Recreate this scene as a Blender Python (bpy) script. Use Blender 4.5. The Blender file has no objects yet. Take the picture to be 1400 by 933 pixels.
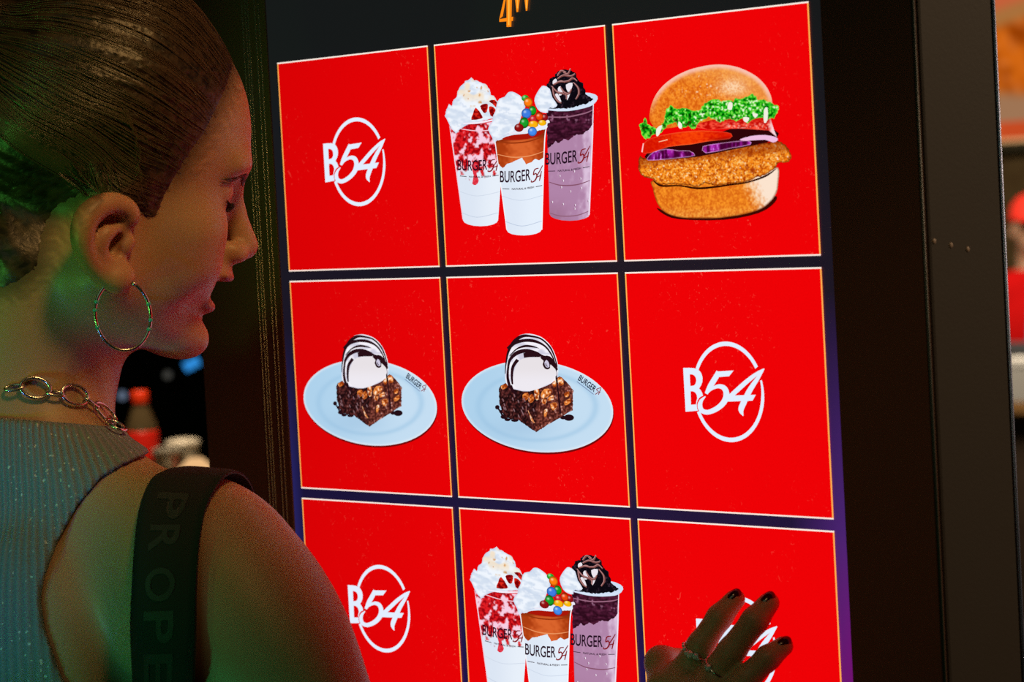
import bpy, bmesh, math, random
import numpy as np
from mathutils import Vector, Matrix
from mathutils.geometry import delaunay_2d_cdt
random.seed(7); rng = np.random.default_rng(7)
S = bpy.context.scene; COL = S.collection
# ------------------------------------------------------------------ camera, world, lights, exposure
ZC = 1.48                                   # height of the middle of the screen
CAM = np.array([1.50157, -1.31596, 0.12141 + ZC])
RT = np.array([0.65480989, 0.75392619, -0.05309716])
DN = np.array([-0.00091899, -0.06945922, -0.99758437])
FW = np.array([-0.75579307, 0.65327691, -0.04478974])
FPX = 4200.0
cd = bpy.data.cameras.new('camera'); cam = bpy.data.objects.new('camera', cd); COL.objects.link(cam)
cd.sensor_width = 36; cd.lens = 36 * FPX / 1400; cd.clip_end = 100; cd.clip_start = .05
m = Matrix.Identity(4)
for i in range(3):
    m[i][0] = RT[i]; m[i][1] = -DN[i]; m[i][2] = -FW[i]; m[i][3] = CAM[i]
cam.matrix_world = m; S.camera = cam
cd.dof.use_dof = True; cd.dof.focus_distance = 1.97; cd.dof.aperture_fstop = 12
S.view_settings.view_transform = 'Standard'; S.view_settings.look = 'None'
S.cycles.use_denoising = False
S.view_settings.exposure = 0; S.view_settings.gamma = 1; S.view_settings.use_curve_mapping = False
w = bpy.data.worlds.new('world'); S.world = w; w.use_nodes = True
w.node_tree.nodes['Background'].inputs[0].default_value = (.9, .8, .6, 1)
w.node_tree.nodes['Background'].inputs[1].default_value = 0.0
def lamp(name, kind, loc, aim, power, color, size=.3, spot=None):
    d = bpy.data.lights.new(name, kind); o = bpy.data.objects.new(name, d); COL.objects.link(o)
    d.energy = power; d.color = color; o.location = loc
    v = Vector(aim) - Vector(loc); o.rotation_euler = v.to_track_quat('-Z', 'Y').to_euler()
    if kind == 'AREA': d.size = size
    if kind == 'SPOT': d.spot_size = spot; d.shadow_soft_size = size; d.spot_blend = .8
    return o
R_ = math.radians
lamp('green_arm_lamp', 'SPOT', (.35, -1.95, .95), (-.03, -.27, 1.21), 21, (.02, 1, .32), .10, R_(17))
lamp('green_neck_lamp', 'SPOT', (-.15, -2.0, 1.15), (-.11, -.28, 1.55), 28, (.17, 1, .11), .10, R_(15))
lamp('blue_back_lamp', 'SPOT', (.15, -1.75, .75), (-.105, -.33, 1.43), 24, (.12, .22, 1), .05, R_(8))
lamp('amber_lamp', 'SPOT', (.75, -.35, 2.55), (-.06, -.20, 1.60), 30, (1, .55, .18), .12, R_(21))
lamp('hall_fill', 'AREA', (.9, -2.2, 3.0), (.1, 0, 1.4), 3.2, (.6, 1, .58), 1.4)  # added broad ambient fill, not a fixture of the hall
lamp('bezel_fill', 'SPOT', (1.3, -1.5, 2.8), (.33, 0, 1.45), 12, (1, .50, .20), .1, R_(11))  # added warm fill that only lifts the right bezel
lamp('cool_rim_lamp', 'SPOT', (-1.3, .9, 2.9), (-.16, -.25, 1.7), 40, (.6, .8, 1), .1, R_(24))
lamp('side_fill', 'SPOT', (1.5, 1.7, 2.4), (.34, .04, 1.5), 68, (1, .70, .42), .2, R_(40))  # added warm fill for the kiosk's side panel
lamp('bar_lamp', 'SPOT', (-2.75, 1.55, 2.5), (-3.3, 2.05, 1.1), 110, (1, .78, .50), .12, R_(36))
lamp('service_lamp', 'AREA', (-5.6, 6.6, 2.9), (-6.4, 8.0, 1.5), 95, (1, .84, .66), .6)

# ------------------------------------------------------------------ helpers
def W(x, y, z):                              # a point seen at image position x, y at distance z along the view axis
    return CAM + RT * ((x - 700) * z / FPX) + DN * ((y - 466.5) * z / FPX) + FW * z
def ray(x, y):
    d = RT * ((x - 700) / FPX) + DN * ((y - 466.5) / FPX) + FW
    return d
def on_y(x, y, Y):                           # where the sight line meets the plane y = Y
    d = ray(x, y); s = (Y - CAM[1]) / d[1]
    return CAM + s * d
def PL(p):                                   # points traced on the screen glass -> (u, v) metres on the glass
    p = np.asarray(p, float).reshape(-1, 2)
    d = RT[None] * ((p[:, :1] - 700) / FPX) + DN[None] * ((p[:, 1:] - 466.5) / FPX) + FW[None]
    s = -CAM[1] / d[:, 1]
    q = CAM[None] + d * s[:, None]
    return np.c_[q[:, 0], q[:, 2] - ZC]
def lin(c):
    c = np.asarray(c, float) / 255.0
    return np.where(c <= .04045, c / 12.92, ((c + .055) / 1.055) ** 2.4)
def L4(c): return tuple(lin(c)) + (1.0,)
def tag(o, label=None, cat=None, group=None, kind=None):
    if label: o['label'] = label
    if cat: o['category'] = cat
    if group: o['group'] = group
    if kind: o['kind'] = kind
    return o
def empty(name, loc, label, cat, group=None):
    o = bpy.data.objects.new(name, None); COL.objects.link(o); o.location = loc; o.empty_display_size = .05
    return tag(o, label, cat, group)
def link(name, me, mat=None, parent=None, smooth=False):
    o = bpy.data.objects.new(name, me); COL.objects.link(o)
    if mat is not None:
        for mm in (mat if isinstance(mat, (list, tuple)) else [mat]): me.materials.append(mm)
    if smooth:
        me.polygons.foreach_set('use_smooth', [True] * len(me.polygons))
    if parent is not None: o.parent = parent
    return o
def mesh_from(name, V, F, cols=None):
    me = bpy.data.meshes.new(name)
    V = np.asarray(V, float)
    if isinstance(F, np.ndarray):
        n = F.shape[1]
        me.vertices.add(len(V)); me.vertices.foreach_set('co', V.astype(np.float32).ravel())
        me.loops.add(F.size); me.loops.foreach_set('vertex_index', F.astype(np.int32).ravel())
        me.polygons.add(len(F)); me.polygons.foreach_set('loop_start', np.arange(0, F.size, n, dtype=np.int32))
        me.update(calc_edges=True)
    else:
        me.from_pydata([tuple(v) for v in V], [], [tuple(f) for f in F])
    if cols is not None:
        a = me.attributes.new('Col', 'FLOAT_COLOR', 'POINT')
        c = np.c_[cols, np.ones(len(cols))].astype(np.float32)
        a.data.foreach_set('color', c.ravel())
    return me
def bm_mesh(name, bm):
    me = bpy.data.meshes.new(name); bm.normal_update(); bm.to_mesh(me); bm.free(); return me
def box(bm, x0, x1, y0, y1, z0, z1, bev=0):
    r = bmesh.ops.create_cube(bm, size=1)
    vs = r['verts']
    for v in vs:
        v.co = Vector(((x0 + x1) / 2 + v.co.x * (x1 - x0), (y0 + y1) / 2 + v.co.y * (y1 - y0), (z0 + z1) / 2 + v.co.z * (z1 - z0)))
    if bev:
        es = list({e for v in vs for e in v.link_edges})
        bmesh.ops.bevel(bm, geom=es, offset=bev, segments=3, affect='EDGES', profile=.5)
def lathe(bm, prof, n=40, cx=0, cy=0):
    rings = []
    for r, z in prof:
        rings.append([bm.verts.new((cx + r * math.cos(2 * math.pi * k / n), cy + r * math.sin(2 * math.pi * k / n), z)) for k in range(n)])
    for a, b in zip(rings[:-1], rings[1:]):
        for k in range(n):
            bm.faces.new((a[k], a[(k + 1) % n], b[(k + 1) % n], b[k]))
    bm.faces.new(rings[0][::-1]); bm.faces.new(rings[-1])
def tube(bm, pts, rad, n=8, closed=False):
    pts = [Vector(p) for p in pts]; N = len(pts)
    rad = [rad] * N if not hasattr(rad, '__len__') else rad
    rings = []; up = None
    for i, p in enumerate(pts):
        t = (pts[(i + 1) % N] - pts[i - 1]) if closed else (pts[min(i + 1, N - 1)] - pts[max(i - 1, 0)])
        t.normalize()
        if up is None: up = t.orthogonal().normalized()
        up = (up - t * up.dot(t)).normalized(); sd = t.cross(up)
        rings.append([bm.verts.new(p + (up * math.cos(2 * math.pi * k / n) + sd * math.sin(2 * math.pi * k / n)) * rad[i]) for k in range(n)])
    for i in range(N if closed else N - 1):
        a, b = rings[i], rings[(i + 1) % N]
        for k in range(n): bm.faces.new((a[k], a[(k + 1) % n], b[(k + 1) % n], b[k]))
    if not closed:
        bm.faces.new(rings[0][::-1]); bm.faces.new(rings[-1])
# ---- materials
def mat(name, color, rough=.5, metal=0, spec=.5, emit=None, estr=0, trans=0, sss=0, coat=0):
    mt = bpy.data.materials.new(name); mt.use_nodes = True
    b = mt.node_tree.nodes['Principled BSDF']
    b.inputs['Base Color'].default_value = (*color, 1); b.inputs['Roughness'].default_value = rough
    b.inputs['Metallic'].default_value = metal; b.inputs['Specular IOR Level'].default_value = spec
    b.inputs['Transmission Weight'].default_value = trans; b.inputs['Coat Weight'].default_value = coat
    if sss:
        b.inputs['Subsurface Weight'].default_value = sss; b.inputs['Subsurface Radius'].default_value = (.012, .005, .003)
        b.inputs['Subsurface Scale'].default_value = 1
    if emit is not None:
        b.inputs['Emission Color'].default_value = (*emit, 1); b.inputs['Emission Strength'].default_value = estr
    return mt
def nodes(mt): return mt.node_tree.nodes, mt.node_tree.links, mt.node_tree.nodes['Principled BSDF']
def add_noise_bump(mt, scale, strength, dist=.001, colvar=None, detail=4, stretch=None):
    N, Lk, b = nodes(mt)
    tc = N.new('ShaderNodeTexCoord'); tx = N.new('ShaderNodeTexNoise'); tx.inputs['Scale'].default_value = scale; tx.inputs['Detail'].default_value = detail
    src = tc.outputs['Object']
    if stretch:
        mp = N.new('ShaderNodeMapping'); mp.inputs['Scale'].default_value = stretch; Lk.new(src, mp.inputs[0]); src = mp.outputs[0]
    Lk.new(src, tx.inputs['Vector'])
    bp = N.new('ShaderNodeBump'); bp.inputs['Strength'].default_value = strength; bp.inputs['Distance'].default_value = dist
    Lk.new(tx.outputs['Fac'], bp.inputs['Height']); Lk.new(bp.outputs[0], b.inputs['Normal'])
    if colvar:
        rp = N.new('ShaderNodeValToRGB'); rp.color_ramp.elements[0].position = .35; rp.color_ramp.elements[1].position = .68
        rp.color_ramp.elements[0].color = (*colvar[0], 1); rp.color_ramp.elements[1].color = (*colvar[1], 1)
        Lk.new(tx.outputs['Fac'], rp.inputs[0]); Lk.new(rp.outputs[0], b.inputs['Base Color'])
    return mt
def picture_mat():
    mt = bpy.data.materials.new('screen_picture'); mt.use_nodes = True; N = mt.node_tree.nodes; N.clear()
    at = N.new('ShaderNodeAttribute'); at.attribute_name = 'Col'
    em = N.new('ShaderNodeEmission'); out = N.new('ShaderNodeOutputMaterial')
    mt.node_tree.links.new(at.outputs['Color'], em.inputs[0]); mt.node_tree.links.new(em.outputs[0], out.inputs[0])
    mt.cycles.emission_sampling = 'NONE'
    return mt
PIC = picture_mat()
def red_mat():
    mt = bpy.data.materials.new('screen_red'); mt.use_nodes = True; N = mt.node_tree.nodes; Lk = mt.node_tree.links; N.clear()
    geo = N.new('ShaderNodeNewGeometry')
    def math_(op, a, b=None):
        n = N.new('ShaderNodeMath'); n.operation = op
        for i, v in enumerate((a, b)):
            if v is None: continue
            if isinstance(v, (int, float)): n.inputs[i].default_value = v
            else: Lk.new(v, n.inputs[i])
        return n.outputs[0]
    def noise(scale, det, rough=.6, dist=0):
        t = N.new('ShaderNodeTexNoise'); t.inputs['Scale'].default_value = scale; t.inputs['Detail'].default_value = det
        t.inputs['Roughness'].default_value = rough; t.inputs['Distortion'].default_value = dist
        Lk.new(geo.outputs['Position'], t.inputs['Vector']); return t.outputs['Fac']
    big = noise(14, 2); fine = noise(260, 3, .7, 1.2)
    # scuffed flecks of the printed backdrop, gathered where the large noise is high
    fl = math_('MULTIPLY', math_('MAXIMUM', math_('SUBTRACT', fine, .63), 0), math_('MULTIPLY', math_('MAXIMUM', math_('SUBTRACT', big, .5), 0), 40))
    fl = math_('MINIMUM', fl, .3)
    mix = N.new('ShaderNodeMix'); mix.data_type = 'RGBA'
    mix.inputs['A'].default_value = L4((238, 2, 6)); mix.inputs['B'].default_value = L4((255, 110, 90))
    Lk.new(fl, mix.inputs['Factor'])
    grain = math_('ADD', .9, math_('MULTIPLY', noise(900, 2), .2))
    em = N.new('ShaderNodeEmission'); out = N.new('ShaderNodeOutputMaterial')
    # emission dimmed towards the left edge, painting in the screen's viewing-angle falloff
    sx = N.new('ShaderNodeSeparateXYZ'); Lk.new(geo.outputs['Position'], sx.inputs[0])
    mr = N.new('ShaderNodeMapRange'); mr.inputs[1].default_value = -.27; mr.inputs[2].default_value = 0; mr.inputs[3].default_value = .80; mr.inputs[4].default_value = 1.0
    Lk.new(sx.outputs[0], mr.inputs[0])
    Lk.new(mix.outputs['Result'], em.inputs[0]); Lk.new(math_('MULTIPLY', grain, mr.outputs[0]), em.inputs[1]); Lk.new(em.outputs[0], out.inputs[0])
    return mt
RED = red_mat()
def panel_mat():
    mt = bpy.data.materials.new('screen_backlight'); mt.use_nodes = True; N = mt.node_tree.nodes; Lk = mt.node_tree.links
    b = N['Principled BSDF']; b.inputs['Base Color'].default_value = (.004, .004, .005, 1); b.inputs['Roughness'].default_value = .35
    geo = N.new('ShaderNodeNewGeometry'); sx = N.new('ShaderNodeSeparateXYZ'); Lk.new(geo.outputs['Position'], sx.inputs[0])
    mr = N.new('ShaderNodeMapRange'); mr.inputs[1].default_value = ZC + .24; mr.inputs[2].default_value = ZC - .19; Lk.new(sx.outputs[2], mr.inputs[0])
    rp = N.new('ShaderNodeValToRGB'); e = rp.color_ramp.elements
    e[0].position = 0; e[0].color = L4((22, 25, 25)); e[1].position = 1; e[1].color = L4((24, 18, 72))
    k = e.new(.42); k.color = L4((27, 22, 36)); k = e.new(.75); k.color = L4((26, 20, 58))
    Lk.new(mr.outputs[0], rp.inputs[0])
    # backlight bleed at the lower right and left borders of the panel
    def edge(x0, x1, col, z0, z1, prev):
        a = N.new('ShaderNodeMapRange'); a.inputs[1].default_value = x0; a.inputs[2].default_value = x1; Lk.new(sx.outputs[0], a.inputs[0])
        c = N.new('ShaderNodeMapRange'); c.inputs[1].default_value = z0; c.inputs[2].default_value = z1; Lk.new(sx.outputs[2], c.inputs[0])
        mu = N.new('ShaderNodeMath'); mu.operation = 'MULTIPLY'; Lk.new(a.outputs[0], mu.inputs[0]); Lk.new(c.outputs[0], mu.inputs[1])
        mx = N.new('ShaderNodeMix'); mx.data_type = 'RGBA'; Lk.new(mu.outputs[0], mx.inputs['Factor']); Lk.new(prev, mx.inputs['A']); mx.inputs['B'].default_value = L4(col)
        return mx.outputs['Result']
    c = edge(.225, .266, (74, 36, 116), ZC + .06, ZC - .09, rp.outputs[0])
    c = edge(.235, .270, (116, 14, 114), ZC - .08, ZC - .17, c)
    c = edge(-.258, -.272, (38, 36, 100), ZC + .04, ZC - .06, c)
    Lk.new(c, b.inputs['Emission Color']); b.inputs['Emission Strength'].default_value = .95
    mt.cycles.emission_sampling = 'NONE'
    return mt
# ------------------------------------------------------------------ the room
M_floor = add_noise_bump(mat('dark_stone_floor', (.03, .027, .024), .35), 6, .2, .002, ((.022, .02, .018), (.045, .04, .034)))
M_wall = add_noise_bump(mat('dark_plaster', (.02, .018, .013), .8), 40, .3, .002)
M_wall2 = add_noise_bump(mat('brown_plaster', (.20, .13, .05), .8), 9, .3, .002, ((.17, .10, .035), (.24, .16, .06)))
M_ceil = mat('black_ceiling', (.012, .012, .012), .9)
def slab(name, x0, x1, y0, y1, z0, z1, mt):
    bm = bmesh.new(); box(bm, x0, x1, y0, y1, z0, z1)
    return tag(link(name, bm_mesh(name, bm), mt), kind='structure')
slab('floor', -13, 4.5, -4.5, 11, -.1, 0, M_floor)
slab('ceiling', -13, 4.5, -4.5, 11, 3.2, 3.3, M_ceil)
slab('wall_back', -13, 4.5, 11, 11.1, 0, 3.2, M_wall2)
slab('wall_left', -13.1, -13, -4.5, 11, 0, 3.2, M_wall)
slab('wall_right', 4.5, 4.6, -4.5, 11, 0, 3.2, M_wall)
slab('wall_front', -13, 4.5, -4.6, -4.5, 0, 3.2, M_wall)
# ------------------------------------------------------------------ the order kiosk
M_cab = add_noise_bump(mat('brown_black_cabinet', (.060, .047, .036), .6, spec=.3), 500, .15, .0005)
M_bez = mat('black_bezel', (.15, .070, .045), .65, spec=.2)
M_trim = mat('polished_trim', (.62, .58, .42), .42, 1)
M_blue = mat('blue_sheen_trim', (.32, .38, .62), .4, 1)  # blue tint stands in for the reflection along the rear edge
kio = empty('order_kiosk', (0, 0, 0), 'tall black self order kiosk with a grid of red food pictures on its lit screen', 'kiosk')
UL, UR, DEP = -.372, .339, .0714; ZB, ZT = .42, 2.15
bm = bmesh.new(); box(bm, UL, UR, .0042, DEP, ZB, ZT, .003); link('cabinet', bm_mesh('cabinet', bm), M_cab, kio)
bm = bmesh.new(); box(bm, -.2704, .2692, .0005, .004, .86, 2.02); link('display_panel', bm_mesh('display_panel', bm), panel_mat(), kio)
bm = bmesh.new()
box(bm, .2692, UR - .0006, -.0008, .0041, ZB + .002, ZT - .002, .0006)
box(bm, UL + .0005, -.2704, -.0008, .0041, ZB + .002, ZT - .002, .0006)
box(bm, -.2704, .2692, -.0008, .0041, 2.02, ZT - .002); box(bm, -.2704, .2692, -.0008, .0041, ZB + .002, .86)
link('bezel', bm_mesh('bezel', bm), M_bez, kio)
for u in (-.2975, -.2935, -.2905, -.282, -.2775):
    bm = bmesh.new(); tube(bm, [(u, -.0008, ZB + .01), (u, -.0008, ZT - .01)], .0006, 8)
    link('trim_bead', bm_mesh('trim_bead', bm), M_trim, kio, True)
bm = bmesh.new(); tube(bm, [(UR + .0003, DEP - .001, ZB + .01), (UR + .0003, DEP - .001, ZT - .01)], .0011, 8)
link('edge_trim', bm_mesh('edge_trim', bm), M_blue, kio, True)
bm = bmesh.new(); tube(bm, [(UR - .0002, .001, ZB + .01), (UR - .0002, .001, ZT - .01)], .0010, 8)
link('corner_bead', bm_mesh('corner_bead', bm), mat('green_sheen_bead', (.012, .03, .02), .35), kio, True)  # green colour paints in the green light reflected along this seam
bm = bmesh.new(); box(bm, -.12, .09, .02, .065, .03, ZB + .01, .004); link('pedestal', bm_mesh('pedestal', bm), M_cab, kio)
bm = bmesh.new(); box(bm, -.3, .27, -.06, .22, 0, .032, .008); link('base_plate', bm_mesh('base_plate', bm), M_bez, kio)
M_glint = mat('painted_glint', (.45, .32, .24), .5)
for x, y in ((1277, 330), (1300, 335.5), (1323, 341)):      # three small dots standing in for lamp reflections on the side panel
    d = ray(x, y); s = (UR - CAM[0]) / d[0]; q = CAM + d * s
    bm = bmesh.new(); bmesh.ops.create_uvsphere(bm, u_segments=12, v_segments=8, radius=1)
    for v in bm.verts: v.co = Vector((q[0] + v.co.x * .0007, q[1] + v.co.y * .0017, q[2] + v.co.z * .0017))
    link('glint_dot', bm_mesh('glint_dot', bm), M_glint, kio, True)

# ---- pictures shown on the screen: every shape is traced on the glass, filled and given the picture's own colours
def hsh(ix, iy, s):
    v = np.sin(ix * 127.1 + iy * 311.7 + s * 74.7) * 43758.5453
    return v - np.floor(v)
def vn(x, y, s=0):
    ix, iy = np.floor(x), np.floor(y); fx, fy = x - ix, y - iy
    fx = fx * fx * (3 - 2 * fx); fy = fy * fy * (3 - 2 * fy)
    a = hsh(ix, iy, s); b = hsh(ix + 1, iy, s); c = hsh(ix, iy + 1, s); d = hsh(ix + 1, iy + 1, s)
    return (a * (1 - fx) + b * fx) * (1 - fy) + (c * (1 - fx) + d * fx) * fy
def fbm(x, y, s=0, o=3):
    t = 0; a = .5; k = 0
    for i in range(o):
        t = t + a * vn(x * 2 ** i, y * 2 ** i, s + i); k += a; a *= .5
    return t / k
def sst(a, b, x):
    t = np.clip((x - a) / (b - a), 0, 1); return t * t * (3 - 2 * t)
def mixc(a, b, t):
    a = np.asarray(a, float); b = np.asarray(b, float); t = np.asarray(t)[:, None]
    return a * (1 - t) + b * t
def inside(P, Q):
    x, y = P[:, 0], P[:, 1]; r = np.zeros(len(P), bool)
    for (x0, y0), (x1, y1) in zip(Q, np.roll(Q, -1, 0)):
        c = (y0 > y) != (y1 > y)
        with np.errstate(divide='ignore', invalid='ignore'):
            r ^= c & (x < (x1 - x0) * (y - y0) / (y1 - y0 + 1e-12) + x0)
    return r
def catmull(Q, n=4, closed=True):
    Q = np.asarray(Q, float); N = len(Q); out = []
    for i in range(N if closed else N - 1):
        if closed: p = [Q[(i + k) % N] for k in (-1, 0, 1, 2)]
        else: p = [Q[min(max(i + k, 0), N - 1)] for k in (-1, 0, 1, 2)]
        for t in np.arange(n) / n:
            out.append(.5 * (2 * p[1] + (p[2] - p[0]) * t + (2 * p[0] - 5 * p[1] + 4 * p[2] - p[3]) * t * t + (3 * p[1] - p[0] - 3 * p[2] + p[3]) * t ** 3))
    if not closed: out.append(Q[-1])
    return np.array(out)
def edge_dist(P, Q):
    d = np.full(len(P), 1e9)
    for a, b in zip(Q, np.roll(Q, -1, 0)):
        ab = b - a; t = np.clip(((P - a) @ ab) / (ab @ ab + 1e-9), 0, 1)
        d = np.minimum(d, np.linalg.norm(P - a - t[:, None] * ab, axis=1))
    return d
class Pic:
    """collects flat layers of one picture element"""
    def __init__(s, d=0): s.V = []; s.F = []; s.C = []; s.n = 0; s.d = d
    def add(s, px, F, C):
        q = PL(px); s.V.append(np.c_[q[:, 0], np.full(len(q), -s.d), q[:, 1]])
        for f in F: s.F.append(tuple(i + s.n for i in f))
        C = np.asarray(C, float)
        if C.ndim == 1: C = np.tile(C, (len(q), 1))
        s.C.append(lin(np.clip(C, 0, 255))); s.n += len(q); s.d += .000012
    def poly(s, Q, col, step=0, smooth=0, jag=0, seed=0, holes=()):
        Q = np.asarray(Q, float)
        if smooth: Q = catmull(Q, smooth)
        if jag:
            R = []
            for a, b in zip(Q, np.roll(Q, -1, 0)):
                k = max(1, int(np.linalg.norm(b - a) / 1.6))
                for t in range(k): R.append(a + (b - a) * t / k)
            Q = np.array(R); Q = Q + (np.c_[vn(Q[:, 0] * .6, Q[:, 1] * .6, seed), vn(Q[:, 0] * .6, Q[:, 1] * .6, seed + 5)] - .5) * 2 * jag
        P = [Vector(p) for p in Q]; n = len(P)
        if step:
            x0, y0 = Q.min(0); x1, y1 = Q.max(0)
            gx, gy = np.meshgrid(np.arange(x0, x1, step), np.arange(y0, y1, step)); gx[::2] += step / 2
            G = np.c_[gx.ravel(), gy.ravel()]; G = G[inside(G, Q)]; G = G[edge_dist(G, Q) > step * .45]
            P += [Vector(p) for p in G]
        E = [(i, (i + 1) % n) for i in range(n)]
        for H in holes:
            k = len(P); h = len(H); P += [Vector(q) for q in H]; E += [(k + i, k + (i + 1) % h) for i in range(h)]
        r = delaunay_2d_cdt(P, E, [], 1, 1e-5)
        px = np.array([tuple(v) for v in r[0]]); TF = [tuple(f) for f in r[2]]
        if holes:
            cen = np.array([px[list(f)].mean(0) for f in TF]); ok = np.ones(len(TF), bool)
            for H in holes: ok &= ~inside(cen, np.asarray(H, float))
            TF = [f for f, o_ in zip(TF, ok) if o_]
        C = col(px[:, 0], px[:, 1], Q) if callable(col) else col
        s.add(px, TF, C)
    def stroke(s, pts, wd, col, n=8, smooth=True):
        pts = np.asarray(pts, float)
        wd = np.asarray(wd if hasattr(wd, '__len__') else [wd] * len(pts), float)
        if smooth and len(pts) > 2:
            q = catmull(np.c_[pts, wd], n, False); pts, wd = q[:, :2], q[:, 2]
        t = np.gradient(pts, axis=0); t /= np.linalg.norm(t, axis=1)[:, None] + 1e-9
        nn = np.c_[-t[:, 1], t[:, 0]]
        V = np.r_[pts + nn * wd[:, None] / 2, pts - nn * wd[:, None] / 2]; k = len(pts)
        s.add(V, [(i, i + 1, k + i + 1, k + i) for i in range(k - 1)], col)
    def ell(s, cx, cy, rx, ry, col, step=0, rot=0):
        a = np.linspace(0, 2 * np.pi, 28, endpoint=False); x, y = rx * np.cos(a), ry * np.sin(a)
        s.poly(np.c_[cx + x * math.cos(rot) - y * math.sin(rot), cy + x * math.sin(rot) + y * math.cos(rot)], col, step)
    def text(s, body, o, ex, ey, col, bend=0, bold=0, mid=None):
        # o: baseline start, ex: end of the baseline, ey: vector of the cap height (all on the glass)
        cu = bpy.data.curves.new('t', 'FONT'); cu.body = body; cu.offset = bold; ob = bpy.data.objects.new('t', cu); COL.objects.link(ob)
        bpy.context.view_layer.update(); me = bpy.data.meshes.new_from_object(ob.evaluated_get(bpy.context.evaluated_depsgraph_get()))
        V = np.array([v.co[:2] for v in me.vertices]); F = [tuple(p.vertices) for p in me.polygons]
        bpy.data.objects.remove(ob); bpy.data.meshes.remove(me); bpy.data.curves.remove(cu)
        V = (V - V.min(0)) / (V.max(0) - V.min(0))
        o, ex, ey = (np.asarray(k, float) for k in (o, ex, ey))
        px = o + V[:, :1] * (ex - o) + V[:, 1:] * ey
        px[:, 1] += bend * 4 * V[:, 0] * (1 - V[:, 0])
        s.add(px, F, col)
    def build(s, name, parent, ctr):
        V = np.vstack(s.V) - np.array([ctr[0], 0, ctr[1]])
        return link(name, mesh_from(name, V, s.F, np.vstack(s.C)), PIC, parent)
WT, WH = .16882, .14881; PU, PV = WT + .00649, WH + .00671
def tile(r, c):
    ctr = ((c - 1) * PU, (1 - r) * PV)
    a, b = WT / 2, WH / 2
    me = mesh_from('menu_tile', [(-a, 0, -b), (a, 0, -b), (a, 0, b), (-a, 0, b)], [(0, 1, 2, 3)])
    o = link('menu_tile', me, RED, kio); o.location = (ctr[0], -.0001, ZC + ctr[1])
    t1, t2 = .00115, .00095; V = []; F = []; C = []
    for k, (x0, x1, z0, z1, cc) in enumerate(((-a, a, b - t2, b, (252, 240, 228)), (-a, a, -b, -b + t2, (252, 232, 220)), (-a, -a + t1, -b + t2, b - t2, (255, 176, 84)), (a - t1, a, -b + t2, b - t2, (255, 178, 84)))):
        V += [(x0, -.0001, z0), (x1, -.0001, z0), (x1, -.0001, z1), (x0, -.0001, z1)]; F.append(tuple(range(4 * k, 4 * k + 4))); C += [cc] * 4
    link('tile_border', mesh_from('tile_border', V, F, lin(C)), PIC, o)
    return o, ctr
tiles = {(r, c): tile(r, c) for r in range(3) for c in range(3)}
WHT = (226, 238, 255)
# -- round logo, traced once (third tile of the middle row)
def logo():
    K = 5.486
    T = lambda P: np.asarray(P, float) / K + np.array([920, 450])
    p = Pic(.0004)
    # ring: a true circle on the glass
    top, bot = PL([(987.6, 470.2)])[0], PL([(996.4, 601.6)])[0]
    cu, cv = (top[0] + bot[0]) / 2, (top[1] + bot[1]) / 2; R = (top[1] - bot[1]) / 2
    cu = PL([(1043.8, 543)])[0][0] - R
    def ang(x, y):
        q = PL([(x, y)])[0]; return math.atan2(q[1] - cv, q[0] - cu)
    for a0, a1 in ((ang(946.5, 499.5), ang(1034.5, 503.5)), (ang(1043, 519.5), ang(949, 567) - (2 * math.pi if ang(949, 567) > 0 else 0))):
        A = np.linspace(a0, a1, 60); wv = .00135
        if a1 < 0:
            wv = np.where(np.arange(60) < 8, .00135 * (.55 + .45 * np.arange(60) / 8), .00135)[:, None]
        c = np.c_[np.cos(A), np.sin(A)]; q = np.r_[c * (R + wv), c * (R - wv)] + np.array([cu, cv])
        p.V.append(np.c_[q[:, 0], np.full(120, -p.d), q[:, 1]]); p.F += [(i + p.n, i + 1 + p.n, 61 + i + p.n, 60 + i + p.n) for i in range(59)]
        p.C.append(np.tile(lin(WHT), (120, 1))); p.n += 120
    p.d += .0001
    st = lambda P, w_: p.stroke(T(P), np.asarray(w_, float) / K, WHT)
    # B
    p.poly(T([(82, 292), (130, 291), (160, 293), (186, 300), (206, 314), (220, 336), (228, 366), (226, 398), (216, 424), (202, 446), (216, 462), (226, 482), (231, 501), (216, 507), (202, 518), (190, 538), (184, 562), (186, 590), (193, 613), (150, 617), (100, 621)]), WHT,
           holes=[T([(132, 340), (150, 341), (166, 349), (177, 366), (180, 388), (175, 410), (163, 424), (136, 428)]), T([(138, 467), (158, 468), (174, 478), (184, 496), (188, 518), (181, 542), (178, 566), (141, 568)])])
    # 5
    p.poly(T([(338, 319), (345, 318), (461, 311), (426, 355), (334, 361)]), WHT)
    st([(350, 322), (322, 370), (285, 430), (255, 486)], [40, 42, 40, 24])
    st([(258, 487), (282, 459), (318, 438), (356, 430), (392, 446), (407, 490), (390, 545), (340, 594), (270, 624), (224, 612), (208, 575), (219, 537), (249, 506)], [14, 20, 24, 32, 40, 44, 44, 40, 36, 36, 36, 26, 8])
    # 4
    st([(690, 298), (640, 332), (570, 385), (490, 456), (422, 518)], [6, 26, 34, 36, 34])
    st([(690, 298), (640, 372), (585, 455), (540, 545), (517, 605), (533, 652)], [8, 30, 40, 44, 40, 6])
    p.poly(T([(415, 500), (628, 493), (603, 538), (400, 545)]), WHT)
    return p
lg = logo()
first = lg.build('logo', tiles[1, 2][0], tiles[1, 2][1])
def dup(o, parent):
    c = o.copy(); COL.objects.link(c); c.parent = parent; return c
for k in ((0, 0), (2, 0), (2, 2)): dup(first, tiles[k][0])

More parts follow.
